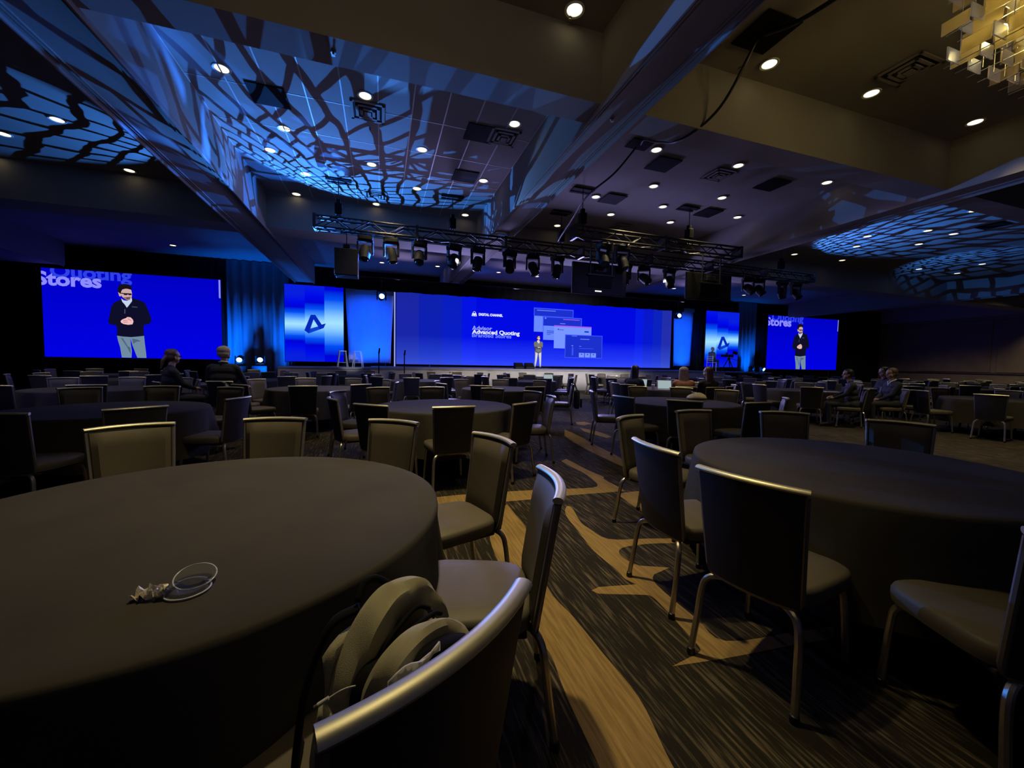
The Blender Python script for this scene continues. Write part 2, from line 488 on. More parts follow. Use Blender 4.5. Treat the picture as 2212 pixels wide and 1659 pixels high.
def prism(bm, poly, f, depth):
    """poly: 2D points; f(u, v, w) -> 3D; extruded over w in 0..depth"""
    A = [bm.verts.new(f(u, v, 0)) for u, v in poly]
    B = [bm.verts.new(f(u, v, depth)) for u, v in poly]
    bm.faces.new(A)
    bm.faces.new(B[::-1])
    n = len(poly)
    for k in range(n):
        bm.faces.new((A[k], B[k], B[(k + 1) % n], A[(k + 1) % n]))


def sheet(bm, grid, thick=None):
    """faces over a grid of points; with thick, a closed slab offset along averaged normals"""
    R, Cn = len(grid), len(grid[0])
    V = [[bm.verts.new(p) for p in row] for row in grid]
    F = []
    for i in range(R - 1):
        for j in range(Cn - 1):
            F.append(bm.faces.new((V[i][j], V[i][j + 1], V[i + 1][j + 1], V[i + 1][j])))
    if thick:
        bm.normal_update()
        W = [[bm.verts.new(v.co - v.normal * thick) for v in row] for row in V]
        for i in range(R - 1):
            for j in range(Cn - 1):
                bm.faces.new((W[i][j], W[i + 1][j], W[i + 1][j + 1], W[i][j + 1]))
        for i in range(R - 1):
            bm.faces.new((V[i][0], V[i + 1][0], W[i + 1][0], W[i][0]))
            bm.faces.new((V[i + 1][-1], V[i][-1], W[i][-1], W[i + 1][-1]))
        for j in range(Cn - 1):
            bm.faces.new((V[0][j + 1], V[0][j], W[0][j], W[0][j + 1]))
            bm.faces.new((V[-1][j], V[-1][j + 1], W[-1][j + 1], W[-1][j]))


def smooth_path(pts, n=6):
    """Catmull-Rom through pts"""
    P = [Vector(p) for p in pts]
    P = [P[0] * 2 - P[1]] + P + [P[-1] * 2 - P[-2]]
    out = []
    for i in range(1, len(P) - 2):
        for k in range(n):
            t = k / n
            a, b, c, d = P[i - 1], P[i], P[i + 1], P[i + 2]
            out.append(0.5 * ((2 * b) + (c - a) * t + (2 * a - 5 * b + 4 * c - d) * t * t + (3 * b - a - 3 * c + d) * t ** 3))
    out.append(P[-2])
    return out


def copy_tree(o, parent=None):
    c = o.copy()
    COL.objects.link(c)
    if parent:
        c.parent = parent
    for ch in list(o.children):
        copy_tree(ch, c)
    return c


def text_mesh(body, size, extrude=0.004, bold=0.0, align='LEFT'):
    cu = bpy.data.curves.new('lettering', 'FONT')
    cu.body, cu.size, cu.extrude, cu.offset, cu.align_x = body, size, extrude, bold, align
    cu.resolution_u = 3
    o = bpy.data.objects.new('lettering', cu)
    COL.objects.link(o)
    dg = bpy.context.evaluated_depsgraph_get()
    me = bpy.data.meshes.new_from_object(o.evaluated_get(dg))
    bpy.data.objects.remove(o)
    bpy.data.curves.remove(cu)
    return me

# ------------------------------------------------------------------ the setting
X0, X1, Y0, Y1 = -15.5, 40.0, -7.0, 25.0
bm = BM(); box(bm, ((X0 + X1) / 2, (Y0 + Y1) / 2, -0.05), (X1 - X0, Y1 - Y0, 0.1))
floor = struct('floor', bm, M['carpet'])
RIB = [
 [(0.53, 3.95), (1.62, 3.9), (1.92, 3.85), (2.28, 3.84), (2.38, 4.22), (2.39, 4.45), (2.38, 4.99), (2.51, 5.09), (2.51, 4.46), (2.55, 4.17), (2.5, 4.05), (2.5, 3.64), (2.47, 3.62), (1.83, 3.65), (1.51, 3.64), (0.52, 3.69)],
 [(0.79, 2.87), (0.91, 3.28), (1.14, 3.57), (1.14, 3.15), (1.1, 2.85), (0.96, 2.17), (0.98, 1.85), (0.99, 1.58), (1.0, 1.31), (0.95, 1.09), (0.93, 0.97), (0.86, 0.5), (0.6, 0.5), (0.69, 1.05), (0.7, 1.12), (0.72, 1.41), (0.75, 1.62), (0.75, 1.79), (0.85, 2.23), (0.76, 2.41)],
 [(1.66, 3.35), (1.71, 3.33), (1.63, 3.01), (1.63, 2.87), (1.68, 2.64), (1.98, 2.56), (2.27, 2.48), (2.22, 2.42), (1.93, 2.48), (1.7, 2.48), (1.62, 2.38), (1.66, 2.22), (1.84, 2.14), (1.69, 2.1), (1.62, 1.99), (1.61, 1.65), (1.62, 1.47), (2.02, 1.42), (2.27, 1.39), (2.17, 1.33), (1.91, 1.35), (1.5, 1.38), (1.25, 1.41), (1.41, 1.44), (1.46, 1.47), (1.48, 1.6), (1.5, 1.75), (1.51, 1.89), (1.45, 1.93), (1.22, 2.01), (1.2, 2.05), (1.26, 2.07), (1.5, 2.03), (1.47, 2.1), (1.48, 2.22), (1.47, 2.5), (1.52, 2.84), (1.57, 3.16)],
 [(3.58, 7.38), (3.54, 6.7), (3.42, 5.94), (3.34, 5.15), (3.25, 4.8), (3.05, 4.51), (3.08, 5.44), (3.28, 6.76)],
 [(4.0, 7.52), (4.14, 7.03), (4.09, 6.43), (3.94, 6.37), (3.87, 7.09)],
 [(4.3, 8.26), (4.52, 8.29), (4.55, 8.0), (4.25, 7.79), (4.17, 7.94)],
 [(2.39, 3.56), (2.74, 3.56), (2.99, 3.43), (2.61, 3.39), (2.43, 3.29), (2.4, 2.97), (2.3, 2.98), (2.33, 3.38)],
]


def dense(poly):
    P = [Vector((*p, 0)) for p in poly]
    P = [P[-1]] + P + [P[0], P[1]]
    out = []
    for i in range(1, len(P) - 2):
        a, b, c, d = P[i - 1:i + 3]
        sharp = (b - a).angle(c - b, 0) > 1.6 or (c - b).angle(d - c, 0) > 1.6
        for k in range(1 if sharp else 4):
            t = k / 4
            q = 0.5 * ((2 * b) + (c - a) * t + (2 * a - 5 * b + 4 * c - d) * t * t + (3 * b - a - 3 * c + d) * t ** 3)
            out.append((q.x, q.y))
    return out


for poly in RIB:
    bm = BM(); prism(bm, dense(poly), lambda u, v, w: (u, v, w), 0.0012)
    tag(obj('carpet_ribbon', bm, M['tan'], floor), 'tan ribbon woven into the charcoal carpet')

# ceiling: a slab at 6 m with deep beams between the coffers
CX = [(-12.4, -3.93), (-3.07, 2.96), (3.63, 11.03), (11.75, 28.2), (28.9, 38.5)]
CY = [(-6.0, -2.3), (-1.7, 5.2), (5.68, 13.0), (13.9, 25.0)]
ZS = 5.05
bm = BM(); box(bm, ((X0 + X1) / 2, (Y0 + Y1) / 2, 6.06), (X1 - X0, Y1 - Y0, 0.1))
ceiling = struct('ceiling', bm, M['ceil'])
edges = [X0] + [v for p in CX for v in p] + [X1]
for a, b in zip(edges[0::2], edges[1::2]):
    bm = BM(); box(bm, ((a + b) / 2, (Y0 + 21.6) / 2, (ZS + 6.02) / 2), (b - a, 21.6 - Y0, 6.02 - ZS))
    # stepped track mouldings along both lower edges
    for s, e in ((1, a), (-1, b)):
        for k, (o, w) in enumerate(((0.03, 0.025), (0.085, 0.02), (0.13, 0.015))):
            box(bm, (e + s * o, (Y0 + 21.6) / 2, ZS - 0.008), (w, 21.5 - Y0, 0.022))
    for s, e in ((1, a), (-1, b)):
        box(bm, (e + s * 0.012, (Y0 + 21.6) / 2, ZS - 0.03), (0.024, 21.5 - Y0, 0.07))
    obj('ceiling_beam', bm, M['soffit'], ceiling)
ye = [Y0] + [v for p in CY for v in p][:-1]
for c0, c1 in CX:
    for a, b in zip(ye[0::2], ye[1::2]):
        bm = BM(); box(bm, ((c0 + c1) / 2, (a + b) / 2, (ZS + 6.02) / 2), (c1 - c0 - 0.004, b - a, 6.02 - ZS))
        obj('ceiling_crossbeam', bm, M['soffit'], ceiling)
# lay-in panels of the patterned coffer, with pale joints
bm = BM()
for k in range(11):
    box(bm, (-3.07 + 0.603 * k, 9.34, 5.998), (0.022, 7.3, 0.02))
for k in range(7):
    box(bm, (-0.055, 5.68 + 1.22 * k, 5.9985), (6.02, 0.02, 0.02))
tag(obj('ceiling_joint', bm, M['tee'], ceiling), 'pale metal joints between the ceiling panels')
bm = BM(); box(bm, (0, 0, 0), (0.585, 1.2, 0.014), bev=0.004)
pm = obj('ceiling_panel', bm, M['ceil'], ceiling, loc=(-3.07 + 0.3015, 5.68 + 0.61, 6.0))
for i in range(10):
    for j in range(6):
        if i + j:
            link_mesh('ceiling_panel', pm.data, ceiling, (-3.07 + 0.603 * (i + 0.5), 5.68 + 1.22 * (j + 0.5), 6.0))

for nm, c, s in (('wall_left', (X0 - 0.1, 9, 3), (0.2, 32, 6)), ('wall_right', (X1 + 0.1, 9, 3), (0.2, 32, 6)),
                 ('wall_front', (12.25, Y1 + 0.1, 3), (55.9, 0.2, 6)), ('wall_rear', (12.25, Y0 - 0.1, 3), (55.9, 0.2, 6))):
    bm = BM(); box(bm, c, s)
    w = struct(nm, bm, M['wall'])
    if nm == 'wall_right':
        for y in (-1, 3.2, 7.4, 11.6, 15.8):       # framed wallcovering panels of the folding partition
            bm = BM(); box(bm, (X1 - 0.03, y + 2.05, 3.05), (0.06, 3.9, 3.6), bev=0.02)
            obj('wall_panel', bm, M['wall'], w)
bm = BM(); box(bm, (X1 - 0.05, 9, 1.17), (0.1, 31.8, 0.12), bev=0.02)
struct('trim_1', bm, M['trim'])
bm = BM(); box(bm, (X1 - 0.03, 9, 0.08), (0.06, 31.8, 0.16), bev=0.01)
struct('baseboard_right', bm, M['trim'])
bm = BM(); box(bm, (X1 - 0.06, 13.15, 3.1), (0.12, 0.45, 6.0), bev=0.03)
struct('trim_2', bm, M['trim'])
bm = BM(); box(bm, (X0 + 0.03, 9, 0.08), (0.06, 31.8, 0.16), bev=0.01)
struct('baseboard_left', bm, M['trim'])
# a pale fluted pilaster on the left wall, just caught by a lamp
bm = BM(); box(bm, (X0 + 0.15, 21.0, 2.6), (0.3, 0.8, 4.8), bev=0.05)
struct('trim_3', bm, M['wall'])


# ------------------------------------------------------------------ drapes
def drape(name, label, x0, x1, z0, z1, y, m, pleat=0.28, depth=0.07, taper=None, cat='curtain'):
    bm = BM()
    n = max(6, int((x1 - x0) / pleat * 8))
    nz = 10 if taper else 2
    g = []
    for i in range(nz):
        tz = i / (nz - 1)
        z = z1 + (z0 - z1) * tz
        inset = taper(tz) if taper else 0
        row = []
        for j in range(n + 1):
            t = j / n
            x = x0 + inset + (x1 - x0 - 2 * inset) * t
            row.append((x, y + depth * math.sin((x1 - x0) * t / pleat * 2 * PI) * (0.5 + 0.5 * math.sin(t * 17 + 1.3) ** 2), z))
        g.append(row)
    sheet(bm, g, 0.01)
    o = obj(name, bm, m, smooth=True)
    tag(o, label, cat)
    return o


drape('stage_drape', 'black masking drape around the large left video screen', -15.3, -6.95, 0.0, 5.97, 22.35, M['drape'])
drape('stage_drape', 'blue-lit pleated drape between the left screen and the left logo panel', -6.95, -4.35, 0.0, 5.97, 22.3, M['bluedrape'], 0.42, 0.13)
drape('stage_drape', 'black drape behind the main stage screen and both logo panels', -4.35, 24.3, 0.0, 5.97, 22.55, M['drape'])
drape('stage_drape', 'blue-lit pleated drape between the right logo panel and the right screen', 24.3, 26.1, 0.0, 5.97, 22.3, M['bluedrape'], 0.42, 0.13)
drape('stage_drape', 'black masking drape around the large right video screen', 26.1, 39.85, 0.0, 5.97, 22.35, M['drape'])
tp = lambda s: (lambda t: s * (math.sin(min(1, t) * PI / 2) ** 1.5))
drape('stretch_scrim', 'tall blue-lit stretched scrim narrowing downward beside the left logo panel', -1.72, 0.6, 1.2, 4.72, 21.95, M['scrim'], 1.4, 0.03, tp(0.13), 'scrim')
drape('stretch_scrim', 'narrow blue-lit stretched scrim beside the right end of the main screen', 18.4, 20.0, 1.3, 4.95, 21.95, M['scrim'], 1.4, 0.03, tp(0.1), 'scrim')
for (x0, x1, zb, lo), so in zip(((-1.5, 0.4, 1.2, 1.0), (18.55, 19.85, 1.3, 1.0)), [o for o in COL.objects if o.name.startswith('stretch_scrim')]):
    bm = BM(); tube(bm, [(x0, 21.95, zb), (x1, 21.95, zb)], 0.03, 8)
    for x in (x0 + 0.2, x1 - 0.2): box(bm, (x, 21.95, (zb + lo) / 2), (0.05, 0.3, zb - lo))
    obj('base_pipe', bm, M['truss'], so)
for x0, x1, z, w in ((-1.72, 0.62, 4.72, 'left'), (18.38, 20.02, 4.95, 'right')):
    bm = BM(); box(bm, ((x0 + x1) / 2, 21.9, z + 0.11), (x1 - x0, 0.1, 0.24), bev=0.02)
    tag(obj('header_board', bm, M['wall']), f'pale header board on top of the {w} blue scrim', 'board')
# header: black border cloth on a pipe over the stage front
bm = BM()
n = 260
g = [[(-1.85 + 18.3 * j / n, 18.8 + 0.03 * math.sin(j * 1.1), z + (0.012 * math.sin(j * 0.31))) for j in range(n + 1)] for z in (4.98, 4.7, 4.43)]
sheet(bm, g, 0.012)
val = tag(obj('stage_border', bm, M['drape'], smooth=True), 'long black border cloth hung above the main stage screen', 'curtain')
bm = BM(); tube(bm, [(-1.95, 18.84, 5.0), (16.5, 18.84, 5.0)], 0.025)
obj('border_pipe', bm, M['truss'], val)

# ------------------------------------------------------------------ stage
st = thing('stage', 'grey riser stage under the main screen with a pale front skirt', 'stage', (9, 20, 0))
bm = BM(); box(bm, (0.2, 0.05, 1.0), (19.4, 4.2, 0.1), bev=0.01)
obj('deck', bm, M['stage'], st)
bm = BM()
n = 200
sheet(bm, [[(-9.45 + 19.25 * j / n, -2.03 - 0.012 * math.sin(j * 0.9), z) for j in range(n + 1)] for z in (0.95, 0.01)], 0.01)
obj('skirt', bm, M['skirt'], st, smooth=True)
for x in (-9.2, -4, 0.5, 5, 9.7):
    bm = BM(); box(bm, (x, -1.8, 0.47), (0.06, 0.06, 0.94))
    obj('leg', bm, M['truss'], st)
st2 = thing('stage_wing', 'lower pale stage wing under the left logo panel', 'stage', (-2.4, 20.8, 0))
bm = BM(); box(bm, (0, 0.2, 0.96), (3.9, 2.3, 0.08), bev=0.01)
obj('deck', bm, M['stage'], st2)
bm = BM(); box(bm, (0, -0.97, 0.455), (3.86, 0.03, 0.9))
obj('skirt', bm, M['skirt'], st2)
st3 = thing('stage_wing', 'dark stage wing on the right under the camera tripod', 'stage', (21.6, 20.6, 0))
bm = BM(); box(bm, (0, 0.2, 0.96), (5.4, 2.6, 0.08), bev=0.01)
obj('deck', bm, M['stage'], st3)
bm = BM(); box(bm, (0, -1.1, 0.455), (5.36, 0.03, 0.9))
obj('skirt', bm, M['drape'], st3)


# ------------------------------------------------------------------ video screens
def screen_base(name, label, x0, x1, z0, z1, y, face):
    t = thing(name, label, 'screen', ((x0 + x1) / 2, y, z0))
    w, h = x1 - x0, z1 - z0
    bm = BM(); box(bm, (0, 0.09, h / 2), (w + 0.06, 0.12, h + 0.06), bev=0.01)
    obj('cabinet', bm, M['lampbody'], t)
    bm = BM(); box(bm, (0, 0.02, h / 2), (w, 0.02, h))
    obj('display', bm, face, t)
    low = 0.0 if (x0 < -5 or x0 > 26) else (1.05 if 0 < x0 < 18 else 1.0)
    for s in (-1, 1):
        bm = BM(); box(bm, (s * w * 0.4, 0.12, (low - z0) / 2 - 0.015), (0.08, 0.1, z0 - low - 0.03))
        obj('stand_leg', bm, M['truss'], t)
    return t, w, h


def flat(t, name, poly, m, layer=1, label=None):
    """a flat patch of the shown picture; poly in metres on the display face"""
    bm = BM(); prism(bm, poly, lambda u, v, q: (u, 0.01 - 0.0015 * layer + q, v), 0.0012)
    o = obj(name, bm, m, t)
    if label: o['label'] = label
    return o


def lettering(t, body, x0, x1, z0, z1, m, layer=2, bold=0.03, clip=None):
    """text scaled to a box on the display; clip=(xmin, xmax, zmin, zmax)"""
    me = text_mesh(body, 1.0, 0.001, bold)
    co = np.empty(len(me.vertices) * 3); me.vertices.foreach_get('co', co); co = co.reshape(-1, 3)
    mn, mx = co.min(0), co.max(0)
    sx, sy = (x1 - x0) / (mx[0] - mn[0]), (z1 - z0) / (mx[1] - mn[1])
    n = np.c_[x0 + (co[:, 0] - mn[0]) * sx, 0.01 - 0.0015 * layer - co[:, 2], z0 + (co[:, 1] - mn[1]) * sy]
    me.vertices.foreach_set('co', n.astype('f4').ravel())
    bm = BM(); bm.from_mesh(me); bpy.data.meshes.remove(me)
    if clip:
        for co_, no in (((clip[0], 0, 0), (-1, 0, 0)), ((clip[1], 0, 0), (1, 0, 0)), ((0, 0, clip[2]), (0, 0, -1)), ((0, 0, clip[3]), (0, 0, 1))):
            bmesh.ops.bisect_plane(bm, geom=bm.verts[:] + bm.edges[:] + bm.faces[:], plane_co=co_, plane_no=no, clear_outer=True)
    return obj('lettering', bm, m, t)


def ramp_screen(name, axis_steps, vert, strength=1.0):
    """display picture: column colours along the width times a vertical grade"""
    m = bpy.data.materials.new(name); m.use_nodes = True
    nt = m.node_tree; nt.nodes.clear(); N, L = nt.nodes, nt.links
    tc = N.new('ShaderNodeTexCoord'); sp = N.new('ShaderNodeSeparateXYZ'); L.new(tc.outputs['Generated'], sp.inputs[0])
    r = N.new('ShaderNodeValToRGB'); r.color_ramp.interpolation = 'CONSTANT'
    fill_ramp(r, axis_steps); L.new(sp.outputs[0], r.inputs[0])
    v = N.new('ShaderNodeValToRGB'); fill_ramp(v, vert); L.new(sp.outputs[2], v.inputs[0])
    mx = N.new('ShaderNodeMix'); mx.data_type = 'RGBA'; mx.blend_type = 'ADD'; mx.inputs[0].default_value = 1
    L.new(r.outputs[0], mx.inputs[6]); L.new(v.outputs[0], mx.inputs[7])
    e = N.new('ShaderNodeEmission'); e.inputs[1].default_value = strength; L.new(mx.outputs[2], e.inputs[0])
    o = N.new('ShaderNodeOutputMaterial'); L.new(e.outputs[0], o.inputs[0])
    return m


def fill_ramp(r, stops):
    els = r.color_ramp.elements
    while len(els) > 1: els.remove(els[-1])
    els[0].position, els[0].color = stops[0]
    for p, c in stops[1:]:
        e = els.new(p); e.color = c


def logo_face(name, ks, cs):
    """three columns, each with its own bright horizontal bar on the blue"""
    m = bpy.data.materials.new(name); m.use_nodes = True
    nt = m.node_tree; nt.nodes.clear(); N, L = nt.nodes, nt.links
    tc = N.new('ShaderNodeTexCoord'); sp = N.new('ShaderNodeSeparateXYZ'); L.new(tc.outputs['Generated'], sp.inputs[0])
    def const_ramp(vals):
        r = N.new('ShaderNodeValToRGB'); r.color_ramp.interpolation = 'CONSTANT'
        fill_ramp(r, [(i / 3, (v, v, v, 1)) for i, v in enumerate(vals)]); L.new(sp.outputs[0], r.inputs[0]); return r
    k, c = const_ramp(ks), const_ramp(cs)
    d = N.new('ShaderNodeMath'); d.operation = 'SUBTRACT'; L.new(sp.outputs[2], d.inputs[0]); L.new(c.outputs[0], d.inputs[1])
    a = N.new('ShaderNodeMath'); a.operation = 'ABSOLUTE'; L.new(d.outputs[0], a.inputs[0])
    mu = N.new('ShaderNodeMath'); mu.operation = 'MULTIPLY'; L.new(a.outputs[0], mu.inputs[0]); L.new(k.outputs[0], mu.inputs[1])
    r = N.new('ShaderNodeValToRGB'); L.new(mu.outputs[0], r.inputs[0])
    fill_ramp(r, [(0, srgb(165, 228, 255)), (0.05, srgb(140, 205, 255)), (0.12, srgb(70, 150, 255)), (0.19, srgb(0, 80, 245)), (0.27, srgb(0, 5, 215)), (0.36, srgb(0, 10, 235)), (0.5, srgb(8, 32, 222))])
    e = N.new('ShaderNodeEmission'); L.new(r.outputs[0], e.inputs[0])
    o = N.new('ShaderNodeOutputMaterial'); L.new(e.outputs[0], o.inputs[0])
    return m


G = {k: glow('shown_' + k, srgb(*c)) for k, c in dict(
    lilac=(140, 140, 255), lilacdim=(45, 65, 230), white=(235, 240, 255), hair=(22, 16, 24), face=(205, 170, 168), faceshade=(150, 110, 110), collar=(196, 212, 235), jacket=(14, 14, 40),
    jacketline=(70, 74, 110), hand=(238, 190, 190), handline=(190, 120, 125), pants=(112, 138, 160), pantsshade=(80, 100, 128), deep=(0, 0, 190), logo=(4, 40, 185), logo2=(10, 62, 205),
    win=(28, 48, 205), winedge=(60, 85, 255), panel=(105, 138, 255), panel2=(120, 150, 255), pink=(165, 95, 235), mark=(40, 60, 190), ghost=(150, 165, 255), ghost2=(115, 140, 255)).items()}

CAMFACE = ramp_screen('camera_feed_blue', [(0, srgb(1, 1, 196))], [(0, (0, 0, 0.22, 1)), (1, (0, 0, 0, 1))])


def feed_screen(label, x0, x1, z0, z1, y):
    """the live camera picture: lettering cut by the frame and the presenter from the thighs up"""
    t, w, h = screen_base('video_screen', label, x0, x1, z0, z1, y, CAMFACE)

    def q(a, b):
        u, v = 80 + a / 5.267, 560 + b / 5.267
        top, bot = 578 + 0.067 * (u - 90), 770 + 0.018 * (u - 90)
        return (-w / 2 + (u - 90) / 388 * w, (bot - v) / (bot - top) * h)
    P = lambda pts: [q(*p) for p in pts]
    cl = (-w / 2, w / 2, 0, h)
    s = w / 6.33
    sh = h / 3.69
    lettering(t, 'Quoting', -w / 2 + 0.28 * s, -w / 2 + 3.03 * s, h - 0.53 * sh, h + 0.2 * sh, G['lilacdim'], 1, 0.03, cl)
    lettering(t, 'Stores', -w / 2 - 0.20 * s, -w / 2 + 1.97 * s, h - 0.72 * sh, h - 0.13 * sh, G['lilac'], 2, 0.035, cl)
    flat(t, 'shown_page_edge', P([(2025, 235), (2092, 238), (2095, 480), (2050, 478), (2028, 455)]), G['deep'])
    flat(t, 'shown_page_edge', P([(2072, 232), (2094, 234), (2094, 440), (2078, 440), (2072, 430)]), G['lilac'], 2)
    man = [('shown_trousers', [(838, 860), (900, 870), (990, 875), (992, 960), (1002, 1040), (995, 1119), (885, 1116), (870, 1000), (848, 920)], 'pants', 1),
           ('shown_trousers', [(985, 875), (1080, 870), (1148, 865), (1155, 960), (1165, 1060), (1168, 1122), (1062, 1120), (1040, 1060), (1012, 980)], 'pants', 1),
           ('shown_crease', [(880, 890), (905, 895), (960, 990), (985, 1000), (990, 1080), (950, 1000)], 'pantsshade', 2),
           ('shown_crease', [(1010, 900), (1070, 910), (1110, 930), (1060, 935), (1020, 960)], 'pantsshade', 2),
           ('shown_pullover', [(900, 450), (860, 470), (815, 490), (785, 540), (770, 610), (750, 690), (752, 722), (780, 740), (835, 745), (845, 800), (838, 865), (900, 875), (1000, 882), (1080, 875), (1148, 868), (1145, 790), (1150, 745), (1215, 730), (1240, 700), (1230, 640), (1200, 560), (1170, 490), (1110, 460), (1028, 436), (1000, 470), (930, 480)], 'jacket', 2),
           ('shown_shirt', [(902, 440), (930, 462), (970, 468), (1005, 442), (1022, 436), (1024, 470), (985, 520), (962, 546), (940, 510), (912, 478)], 'collar', 3),
           ('shown_face', [(898, 345), (960, 328), (1018, 342), (1026, 385), (1022, 425), (1000, 455), (970, 463), (935, 442), (905, 412), (893, 395)], 'face', 4),
           ('shown_ear', [(870, 370), (890, 368), (899, 400), (895, 420), (880, 412)], 'face', 4),
           ('shown_beard', [(922, 430), (960, 424), (1012, 420), (1000, 456), (970, 464), (938, 446)], 'faceshade', 5),
           ('shown_hair', [(865, 330), (885, 288), (940, 275), (1000, 283), (1028, 318), (1022, 348), (1000, 334), (960, 330), (920, 336), (905, 362), (897, 385), (880, 378), (868, 362)], 'hair', 5),
           ('shown_glasses', [(890, 376), (940, 380), (1022, 384), (1022, 402), (990, 404), (984, 394), (960, 404), (935, 400), (930, 390), (890, 385)], 'hair', 6),
           ('shown_mouth', [(958, 434), (1000, 432), (998, 440), (962, 442)], 'hair', 6),
           ('shown_hand', [(885, 700), (905, 680), (945, 665), (965, 652), (1000, 655), (1025, 680), (1032, 705), (1020, 735), (970, 741), (920, 732), (893, 718)], 'hand', 4),
           ('shown_finger_line', [(915, 690), (965, 690), (965, 696), (915, 697)], 'handline', 5),
           ('shown_finger_line', [(918, 708), (968, 710), (968, 716), (918, 715)], 'handline', 5),
           ('shown_finger_line', [(970, 668), (1010, 690), (1008, 697), (968, 676)], 'handline', 5),
           ('shown_emblem', [(1020, 530), (1082, 536), (1082, 545), (1020, 540)], 'jacketline', 4),
           ('shown_zip', [(935, 562), (945, 562), (943, 612), (930, 612)], 'jacketline', 4)]
    for nm, pts, g_, ly in man:
        flat(t, nm, P(pts), G[g_], ly)
    return t


feed_screen('large left video screen showing the presenter against blue', -13.42, -7.1, 1.26, 4.95, 22.0)
feed_screen('right video screen, smaller in view, showing the same presenter on blue', 26.85, 34.2, 1.21, 5.14, 22.0)


def logo_screen(label, x0, x1, z0, z1, ks, cs, lo):
    t, w, h = screen_base('logo_panel', label, x0, x1, z0, z1, 22.0, logo_face('logo_panel_picture', ks, cs))

    def q(a, b):   # crop pixels of the photograph -> panel metres
        return (-w / 2 + (a - 105) / 945 * w * lo[2] + lo[0], h - (b - 170 - 0.045 * (a - 105)) / 1205 * h + lo[1])
    for poly, c, ly in (([(515, 650), (588, 650), (690, 805), (665, 878), (655, 872), (560, 722), (508, 868), (480, 945), (412, 895)], 'logo', 1),
                        ([(480, 945), (508, 868), (640, 832), (690, 808), (757, 788), (722, 862)], 'logo2', 1),
                        ([(690, 805), (757, 788), (722, 862), (655, 880), (640, 832)], 'logo', 2)):
        flat(t, 'emblem_stroke', [q(*p) for p in poly], G[c], ly)
    return t


logo_screen('left logo panel, blue with glowing bars and a dark triangular emblem', -4.48, -1.83, 1.23, 4.98, (1.25, 0.98, 0.62), (0.49, 0.5, 0.52), (0, 0, 1))
logo_screen('right logo panel, blue with glowing bars and a dark triangular emblem', 21.18, 24.1, 1.29, 5.14, (0.8, 1.1, 1.5), (0.45, 0.47, 0.5), (0.12, -0.25, 1.0))

MAINFACE = ramp_screen('main_screen_picture', [(0, srgb(26, 38, 160)), (0.065, srgb(14, 32, 172)), (0.133, srgb(10, 30, 190)), (0.198, srgb(4, 18, 226)), (0.246, srgb(1, 10, 222)), (0.836, srgb(6, 24, 226)), (0.873, srgb(8, 24, 200)), (0.915, srgb(12, 34, 186)), (0.955, srgb(34, 46, 165))],
                       [(0, (0.03, 0.06, 0.30, 1)), (0.12, (0.015, 0.035, 0.2, 1)), (0.4, (0.0, 0.0, 0.05, 1)), (1, (0.0, 0.0, 0.0, 1))])
ms, MW, MH = screen_base('main_screen', 'wide main stage screen of blue columns with slide text and page pictures', 0.74, 18.3, 1.17, 5.08, 22.0, MAINFACE)
ox, oz = (0.74 + 18.3) / 2, 1.17
R4 = lambda x0, z0, x1, z1: [(x0 - ox, z0 - oz), (x1 - ox, z0 - oz), (x1 - ox, z1 - oz), (x0 - ox, z1 - oz)]
lettering(ms, 'DIGITAL CHANNEL', 5.19 - ox, 6.6 - ox, 3.95 - oz, 4.10 - oz, G['white'], 2, 0.045)
flat(ms, 'shown_bag_icon', [(4.79 - ox, 3.91 - oz), (5.08 - ox, 3.91 - oz), (5.05 - ox, 4.07 - oz), (4.82 - ox, 4.07 - oz)], G['white'], 2)
bm = BM(); tube(bm, [(4.86 - ox, 0.005, 4.06 - oz), (4.87 - ox, 0.005, 4.13 - oz), (4.935 - ox, 0.005, 4.17 - oz), (5.0 - ox, 0.005, 4.13 - oz), (5.01 - ox, 0.005, 4.06 - oz)], 0.014, 6)
obj('shown_bag_icon', bm, G['white'], ms)
for x in (4.85, 4.97):
    flat(ms, 'shown_bag_icon', R4(x, 3.93, x + 0.045, 3.99), G['mark'], 3)
lettering(ms, 'Advisor', 4.82 - ox, 5.98 - ox, 3.14 - oz, 3.38 - oz, G['ghost'], 2, 0.02)
lettering(ms, 'Branded Stores', 4.82 - ox, 7.14 - ox, 2.74 - oz, 2.97 - oz, G['ghost2'], 2, 0.02)
lettering(ms, 'Advanced Quoting', 4.82 - ox, 7.64 - ox, 2.86 - oz, 3.17 - oz, G['white'], 4, 0.03)
